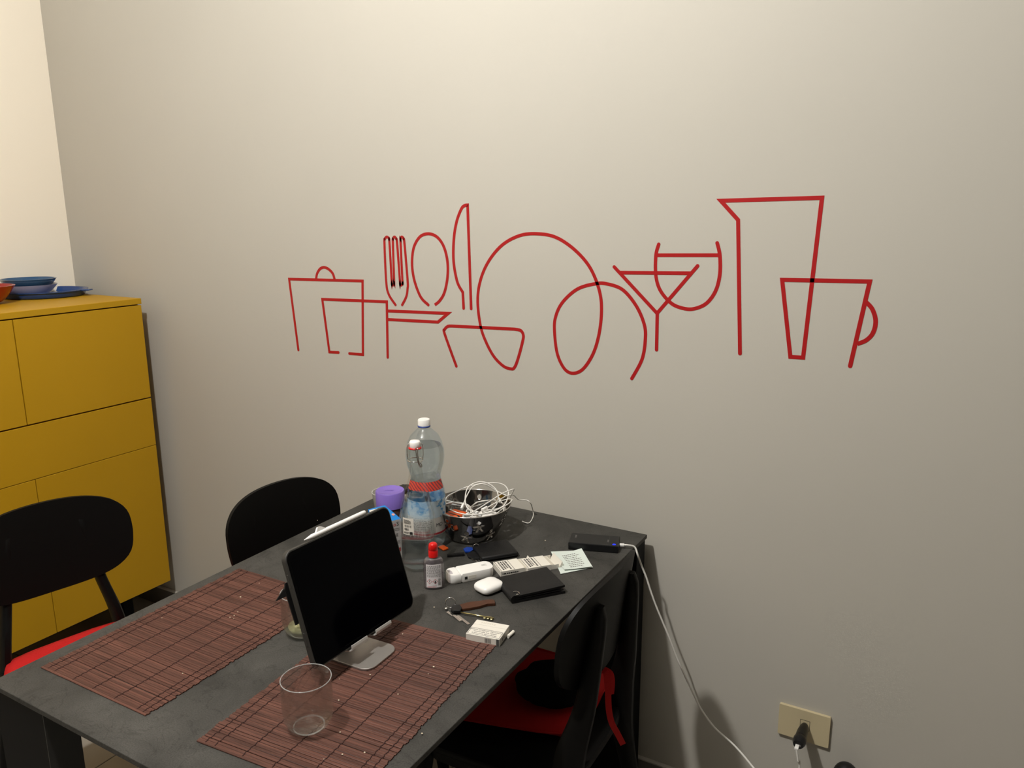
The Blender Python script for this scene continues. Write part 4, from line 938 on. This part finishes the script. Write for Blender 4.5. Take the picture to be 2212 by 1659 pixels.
mk('inner_leaf', flap(.0082, .0112, .0012, wl-.004, wdp-.002), m_leather, wt, True, sharp=35)
mk('upper_leaf', flap(.0118, .0178, .0035, wl-.001, wdp), m_leather, wt, True, sharp=35)
mk('spine', move(lathe([(0, 0), (.0088, 0), (.0088, wdp), (0, wdp)], 20, cap0=False, cap1=False), (.001, 0, .0091), Matrix.Rotation(math.radians(-90), 4, 'X')), m_leather, wt, True, sharp=50)
mk('metal_corner', join(tube([(.004, .016, .0185), (.010, .015, .019), (.014, .009, .019), (.013, .002, .0186)], .0009, 6), rbox(.006, .011, .001, .005, .0175, .0188, .0005, 1)), m_chrome, wt)

# ------------------------------------------------------------------ open cigarette packs behind the wallet
def pack(label, a, b_, rzf=0., Lx=.086):
    fm, L_ = edge_frame(a, b_, T)
    t = thing('cigarette_pack', label, 'box', matrix=fm, group='opened packs behind the wallet')
    W_, H_ = .053, .0135
    mk('box', join(box(0, .058, 0, W_, 0, H_)), m_paper, t)
    mk('liner', join(box(.058, .066, .002, W_-.002, .001, H_-.0015)), m_inner, t)
    mk('tray', join(box(.066, .0675, .004, W_-.004, .001, H_-.002), box(.058, .078, .0005, .0015, .0005, H_-.002), box(.058, .078, W_-.0015, W_-.0005, .0005, H_-.002), box(.058, .078, .0005, W_-.0005, .0003, .0012)), m_paper, t)
    tri = lambda y_: ([(0, y_, 0), (.013, y_, 0), (0, y_, .017), (0, y_+.0006, 0), (.013, y_+.0006, 0), (0, y_+.0006, .017)], [(0, 1, 2), (3, 5, 4), (0, 3, 4, 1), (1, 4, 5, 2), (2, 5, 3, 0)])
    lid = join(box(-.0006, 0, 0, W_, 0, .017), tri(0.), tri(W_-.0006))
    mk('lid', lid, m_paper, t).matrix_local = Matrix.Translation((.0785, 0, .001)) @ Matrix.Rotation(math.radians(28), 4, 'Y')
    mk('warning_text', move(join(prints(-.022, .022, -.011, .012, 4, .62, .0002, seed=61)), mtx=face_mtx((.018, W_/2, H_), (0, -1, 0), (1, 0, 0))), m_print, t)
    mk('warning_frame', join(box(.002, .003, .001, W_-.001, H_, H_+.0002), box(.0335, .0345, .001, W_-.001, H_, H_+.0002)), m_print, t)
    mk('warning_text', move(join(prints(-.02, .02, -.002, .004, 1, .5, .0002, seed=62)), mtx=face_mtx((.024, 0, .006), (1, 0, 0), (0, 0, 1))), m_print, t)
    return t
pack('opened white pack with warning text, left of two behind the wallet', (1082, 1247), (1145, 1236))
pack('opened white pack with warning text, right of two behind the wallet', (1140, 1240), (1198, 1230))

# ------------------------------------------------------------------ receipts
def sheet(label, cs, curl, seed, z0):
    P = [onz(c, T) for c in cs]; o = P[0]
    t = thing('receipt', label, 'receipt', (o.x, o.y, T), 0, 'till receipts by the power bank'); n = 12; V = []; Fc = []
    def S(u, v, dz=0.):
        p = (P[0]*(1-u)+P[1]*u)*(1-v)+(P[3]*(1-u)+P[2]*u)*v
        return (p.x-o.x, p.y-o.y, z0+curl(u, v)+dz)
    for s in (0, 1):
        for i in range(n+1):
            for j in range(n+1): V.append(S(i/n, j/n, .00025*s))
    for s in (0, 1):
        for i in range(n):
            for j in range(n): q = s*(n+1)**2+i*(n+1)+j; Fc.append((q, q+1, q+n+2, q+n+1))
    mk('paper', (V, Fc), m_recpt, t, True)
    v, f = prints(.30, .90, .12, .92, 8, .35, 1, seed=seed)
    # rows of print run along v, so swap the axes
    mk('print', ([S(min(.97, p[1]), p[0]*.9, .0004+.0001*p[2]) for p in v], f), m_gprint, t)
    return t
sheet('pale green till receipt, lower sheet of the pair beside the power bank', [(1190, 1196), (1211, 1241), (1281, 1227), (1258, 1190)], lambda u, v: .001+.004*(1-u)*(1-v), 71, .0003)
sheet('pale green till receipt with curled edges, upper sheet of the pair', [(1193, 1202), (1219, 1235), (1279, 1229), (1256, 1198)], lambda u, v: .0035+.011*abs(v-.35)**1.5*(1-.7*u)+.006*v*(1-u), 72, .001)

# ------------------------------------------------------------------ power bank
fm, L_ = edge_frame((1227, 1187), (1334.5, 1196), T); PD = .062
pw = thing('power_bank', 'black power bank with a glowing blue light near the table corner', 'power bank', matrix=fm)
mk('shell', rbox(0, L_, 0, PD, 0, .019, .0022, 2), m_bplast, pw)
mk('end_cap', rbox(L_-.026, L_+.0004, -.0003, PD+.0003, -.0000, .0192, .0022, 2), m_bplast, pw)
mk('light', slab([(L_-.010+.0042*math.cos(k*.5236), .008+.0036*math.sin(k*.5236)) for k in range(12)], .019, .0196), m_led, pw)['label'] = 'glowing blue light'
mk('engraving', join(move(prints(-.002, .002, -.008, .008, 3, .5, .0002, seed=80), (L_-.026, .026, .0192)), move(prints(-.002, .002, -.009, .009, 3, .5, .0002, seed=81), (.014, PD-.022, .019))), m_gprint, pw)
mk('slot', box(L_+.0002, L_+.0008, .028, .036, .007, .012), m_dark, pw)

# ------------------------------------------------------------------ key ring with carved fish, cigarette pack with loose stick
k0 = onz((985, 1322), T); K2 = lambda q, z=.0: (lambda p: Vector((p.x-k0.x, p.y-k0.y, z)))(onz(q, T+z))
kr = thing('key_ring', 'key ring with a carved wooden fish, a long brass key and silver keys', 'keys', (k0.x, k0.y, T))
ring_c = K2((973, 1312), .0); ru = Vector((AR[0], AR[1], 0))*.95+Vector((0, 0, .1)); rn_ = Vector((-.3, .2, 1)).normalized()
mk('ring', tube([ring_c+Vector((0, 0, .0105))+Vector((AR[0], AR[1], 0))*.0105*math.cos(a*math.pi/12)+Vector((-AR[1]*.35, AR[0]*.35, .9))*.0105*math.sin(a*math.pi/12) for a in range(24)], .0009, 6, closed=True, sub=0), m_chrome, kr, True)
fo = [tuple(K2(q)[:2]) for q in ((986, 1316), (992, 1312), (1005, 1308), (1019, 1305), (1037, 1303.5), (1048, 1301.5), (1056, 1300.5), (1064, 1300), (1069, 1302), (1070, 1309), (1062, 1309.5), (1053, 1310), (1037, 1315), (1016, 1319), (1000, 1321), (988, 1321))]
mk('wooden_fish', slab(fo, .0005, .0062, .0012), m_wood, kr)['label'] = 'carved brown wooden fish'
mk('key_head', slab([tuple(K2(q)[:2]) for q in ((975, 1320), (981, 1314), (994, 1315), (998, 1321), (994, 1328), (980, 1328), (974, 1325))], .003, .010, .001), m_bplast, kr)['label'] = 'black plastic key head'
a_, b_ = K2((996, 1323), .006), K2((1067, 1336), .003)
mk('brass_shaft', tube([a_, (a_+b_)/2, b_], .0017, 10, sub=1), m_brass, kr, True)
dv = (b_-a_).normalized(); nv = Vector((dv.y, -dv.x, 0))
mk('brass_bit', join(*[move(rbox(-.0022, .0022, -.001, .0062, -.0008, .0008, .0003, 1), mtx=face_mtx(a_+(b_-a_)*t_, dv, nv)) for t_ in (.74, .84, .94)]+[move(slab([(0, 0), (.018, 0), (.014, -.004), (.004, -.004)], -.0006, .0006), mtx=face_mtx(a_+(b_-a_)*.72, dv, nv))]), m_brass, kr)
for qa, qb, z_ in (((980, 1329), (995, 1342), .003), ((988, 1330), (1013, 1349), .0028), ((966, 1322), (978, 1330), .004)):
    A_, B_ = K2(qa, z_), K2(qb, .0013); mk('silver_key', ribbon([A_, (A_+B_)/2, B_], .0058, .0019, (0, 0, 1)), m_chrome, kr)
mk('bell', lathe([(0, 0), (.003, .0008), (.004, .003), (.003, .0055), (0, .0062)], 16, cap0=False, cap1=False), m_chrome, kr, True, K2((964, 1318)))
fm, L_ = edge_frame((1006.5, 1383.5), (1079, 1397.5), T)
cp = thing('cigarette_pack', 'closed white pack with Italian warning text beside the placemat', 'box', matrix=fm)
A0 = onz((1079, 1397.5), T); C0 = onz((1103, 1371), T); Dp = .056; Hp = .0155
mk('box', rbox(0, L_, 0, Dp*.70, 0, Hp, .0007, 1), m_paper, cp)
mk('lid', rbox(0, L_, Dp*.70+.0007, Dp, 0, Hp+.0002, .0007, 1), m_paper, cp)
mk('warning_frame', join(box(.002, L_-.002, .0025, .0032, Hp, Hp+.0002), box(.002, L_-.002, .0245, .0252, Hp, Hp+.0002), box(.002, .0027, .0025, .0252, Hp, Hp+.0002), box(L_-.0027, L_-.002, .0025, .0252, Hp, Hp+.0002)), m_print, cp)
for i, s_ in enumerate(('Questo prodotto del tabacco', 'nuoce alla tua salute', 'e provoca dipendenza')):
    textm(s_, .0058, m_print, cp, Matrix.Translation((L_/2, .0205-.0063*i, Hp+.0001)), 'warning_text')
mk('faint_print', move(prints(-.016, .016, -.003, .003, 2, .4, .0001, seed=90), (L_*.42, Dp*.85, Hp+.0002)), m_inner, cp)
mk('barcode', move(join(bars(L_*.56, L_*.76, .003, .0125, 13, seed=91)), mtx=face_mtx((0, 0, 0), (1, 0, 0), (0, 0, 1))), m_print, cp)
mk('barcode', move(bars(L_*.90, L_*1.0-.0006, .001, Hp-.001, 7, .0002, seed=92), mtx=face_mtx((0, 0, 0), (1, 0, 0), (0, 0, 1))), m_print, cp)
mk('side_print', move(join(box(.016, .018, .004, .010, 0, .0001), box(.024, .026, .005, .009, 0, .0001)), mtx=face_mtx((L_, 0, 0), (0, 1, 0), (0, 0, 1))), m_print, cp)
sm = Matrix.Translation((fm @ Vector((L_+.0045, Dp*.60, .0036)))) @ Matrix.Rotation(math.atan2(fm[1][0], fm[0][0])+math.radians(80), 4, 'Z') @ Matrix.Rotation(math.radians(90), 4, 'Y')
sk = thing('cigarette', 'single white cigarette lying against the right side of the white pack', 'cigarette', matrix=sm)
mk('paper_tube', lathe([(.0, 0), (.0034, 0), (.0035, .0004), (.0035, .022), (0, .022)], 20, cap0=False, cap1=False), m_paper, sk, True, sharp=50)

# ------------------------------------------------------------------ socket, plug and the charging cable
so = ony((1738.5, 1566), 0.); pl = ony((1682.6, 1581), 0); 
x0, x1 = ony((1686.5, 1521), 0).x-.0015, ony((1797, 1556), 0).x-.0015
z1, z0 = ony((1742, 1532), -.0)[2], ony((1738, 1597), 0)[2]
ot = thing('wall_socket', 'ivory rectangular wall socket plate with a black plug in it', 'socket', ((x0+x1)/2, 0, (z0+z1)/2))
hw, hh = (x1-x0)/2, (z1-z0)/2
fx = Matrix(((1, 0, 0, 0), (0, 0, -1, 0), (0, 1, 0, 0), (0, 0, 0, 1)))   # x right, y up, z out of the wall
mk('plate', move(slab(rrect(-hw, hw, -hh, hh, .003, 3), 0, .0082, .0006), mtx=fx), m_ivory, ot)
hx, hz = ony((1739, 1561), -.008).x-(x0+x1)/2, ony((1739, 1561), -.008).z-(z0+z1)/2-.007
mk('socket_module', move(slab(rrect(hx-.0105, hx+.0105, hz-.0125, hz+.0125, .001, 2), .0083, .0088), mtx=fx), m_ivory, ot)
mk('module_groove', move(slab(rrect(hx-.0115, hx+.0115, hz-.0135, hz+.0135, .001, 2), .0078, .0085), mtx=fx), m_dark, ot)
plc = Vector(((x0+x1)/2+hx, -.009, (z0+z1)/2+hz))
pg = thing('usb_plug', 'black charging plug sticking out of the ivory wall socket', 'plug', plc)
def yl(prof, sx=1, sz=1, n=28): v, f = lathe(prof, n, cap0=True, cap1=True); return [(p[0]*sx, -p[2], p[1]*sz) for p in v], f
mk('body', yl([(.0075, 0), (.0085, .003), (.0105, .012), (.0125, .030), (.0130, .054)], 1., 1.), m_bplast, pg, True, sharp=40)
mk('end_block', yl([(.0132, .0545), (.0148, .058), (.0148, .072), (.0115, .082), (.006, .084)], 1., .95), m_bplast, pg, True, sharp=40)
mk('usb_port', box(-.006, .006, -.0848, -.083, -.0022, .0022), m_gprint, pg)
pend = plc+Vector((-.001, -.084, 0))
# white cable from the power bank, over the table edge, down to the floor and up to the plug
PWM = pw.matrix_world
pc = edge_frame((1227, 1187), (1334.5, 1196), T)[0]
s_ = pc @ Vector(((onz((1334.5, 1196), T)-onz((1227, 1187), T)).length+.001, .032, .0095)); dx_ = pc.to_3x3() @ Vector((1, 0, 0))
cc_ = thing('charging_cable', 'long white charging cable running from the power bank down to the wall plug', 'cable', s_)
pts = [s_+dx_*.012, s_+dx_*.020+Vector((0, 0, .0005)), onx((1371, 1182), -.647), onx((1378, 1200), -.637)]
pts += [ony((1386, 1222), -.105), ony((1396, 1247), -.10), ony((1404, 1272), -.098), ony((1416, 1306), -.095), ony((1432, 1345), -.09), ony((1449, 1385), -.085), ony((1462, 1420), -.08), ony((1478, 1456), -.078), ony((1490, 1482), -.075), ony((1508, 1520), -.07), ony((1526, 1549), -.07), ony((1545, 1573), -.07), ony((1566, 1592), -.08), ony((1584, 1608), -.10), ony((1606, 1632), -.13), ony((1632, 1664), -.16)]
l_ = pts[-1]; pts += [ony((1665, 1705), -.18), ony((1700, 1760), -.2), Vector((plc.x-.05, -.22, .004)), Vector((plc.x+.05, -.20, .004)), Vector((plc.x+.03, -.14, .06))]
pts += [ony((1727, 1662), pend.y-.012), ony((1724, 1645), pend.y-.016), pend+Vector((0, -.014, -.003))]
mk('cord', tube([p-s_ for p in pts], .0024, 8, sub=6), m_cable, cc_, True)
mk('connector', move(rbox(0, .012, -.0045, .0045, -.0028, .0028, .001, 2), mtx=face_mtx((0, 0, 0), dx_, (-dx_.y, dx_.x, 0))), m_gloss, cc_, True, sharp=50)
mk('connector', move(rbox(-.0045, .0045, -.017, -.0005, -.0027, .0027, .001, 2), tuple(pend-s_)), m_gloss, cc_, True, sharp=50)
dk = ony((1829, 1650), -.05)
dc = thing('canister', 'black dome-topped canister on the floor, right of the wall socket', 'canister', (dk.x, -.05, 0))
mk('body', lathe([(.027, 0), (.028, .002), (.028, dk.z-.035)], 36), m_bplast, dc, True, sharp=50)
mk('dome', lathe([(.028, dk.z-.0345)]+[(.028*math.cos(t*.157), dk.z-.030+.030*math.sin(t*.157)) for t in range(11)], 36, cap0=True, cap1=True), m_bplast, dc, True, sharp=60)

# ------------------------------------------------------------------ crumbs, counted by nobody
R = random.Random(9); parts = []
for q in [(497, 1334), (506, 1330), (612, 1357), (520, 1290), (733, 1467), (732, 1513), (937, 1441), (925, 1456), (800, 1458), (740, 1630), (700, 1640), (735, 1582), (788, 1626), (870, 1370), (938, 1312), (505, 1337), (514, 1322), (350, 1335), (395, 1455), (1178, 1168), (828, 1404), (912, 1585), (860, 1500), (640, 1240), (560, 1260), (686, 1124)]:
    p = onz(q, ZM if q[1] > 1200 else T); s = R.uniform(.0008, .0016); parts.append(rbox(p.x-s, p.x+s, p.y-s, p.y+s*.6, p.z, p.z+s, .0003, 1))
cr = tag(mk('crumbs', join(*parts), m_crumb), 'tiny pale bread crumbs scattered over placemats and tabletop', 'crumbs'); cr['kind'] = 'stuff'
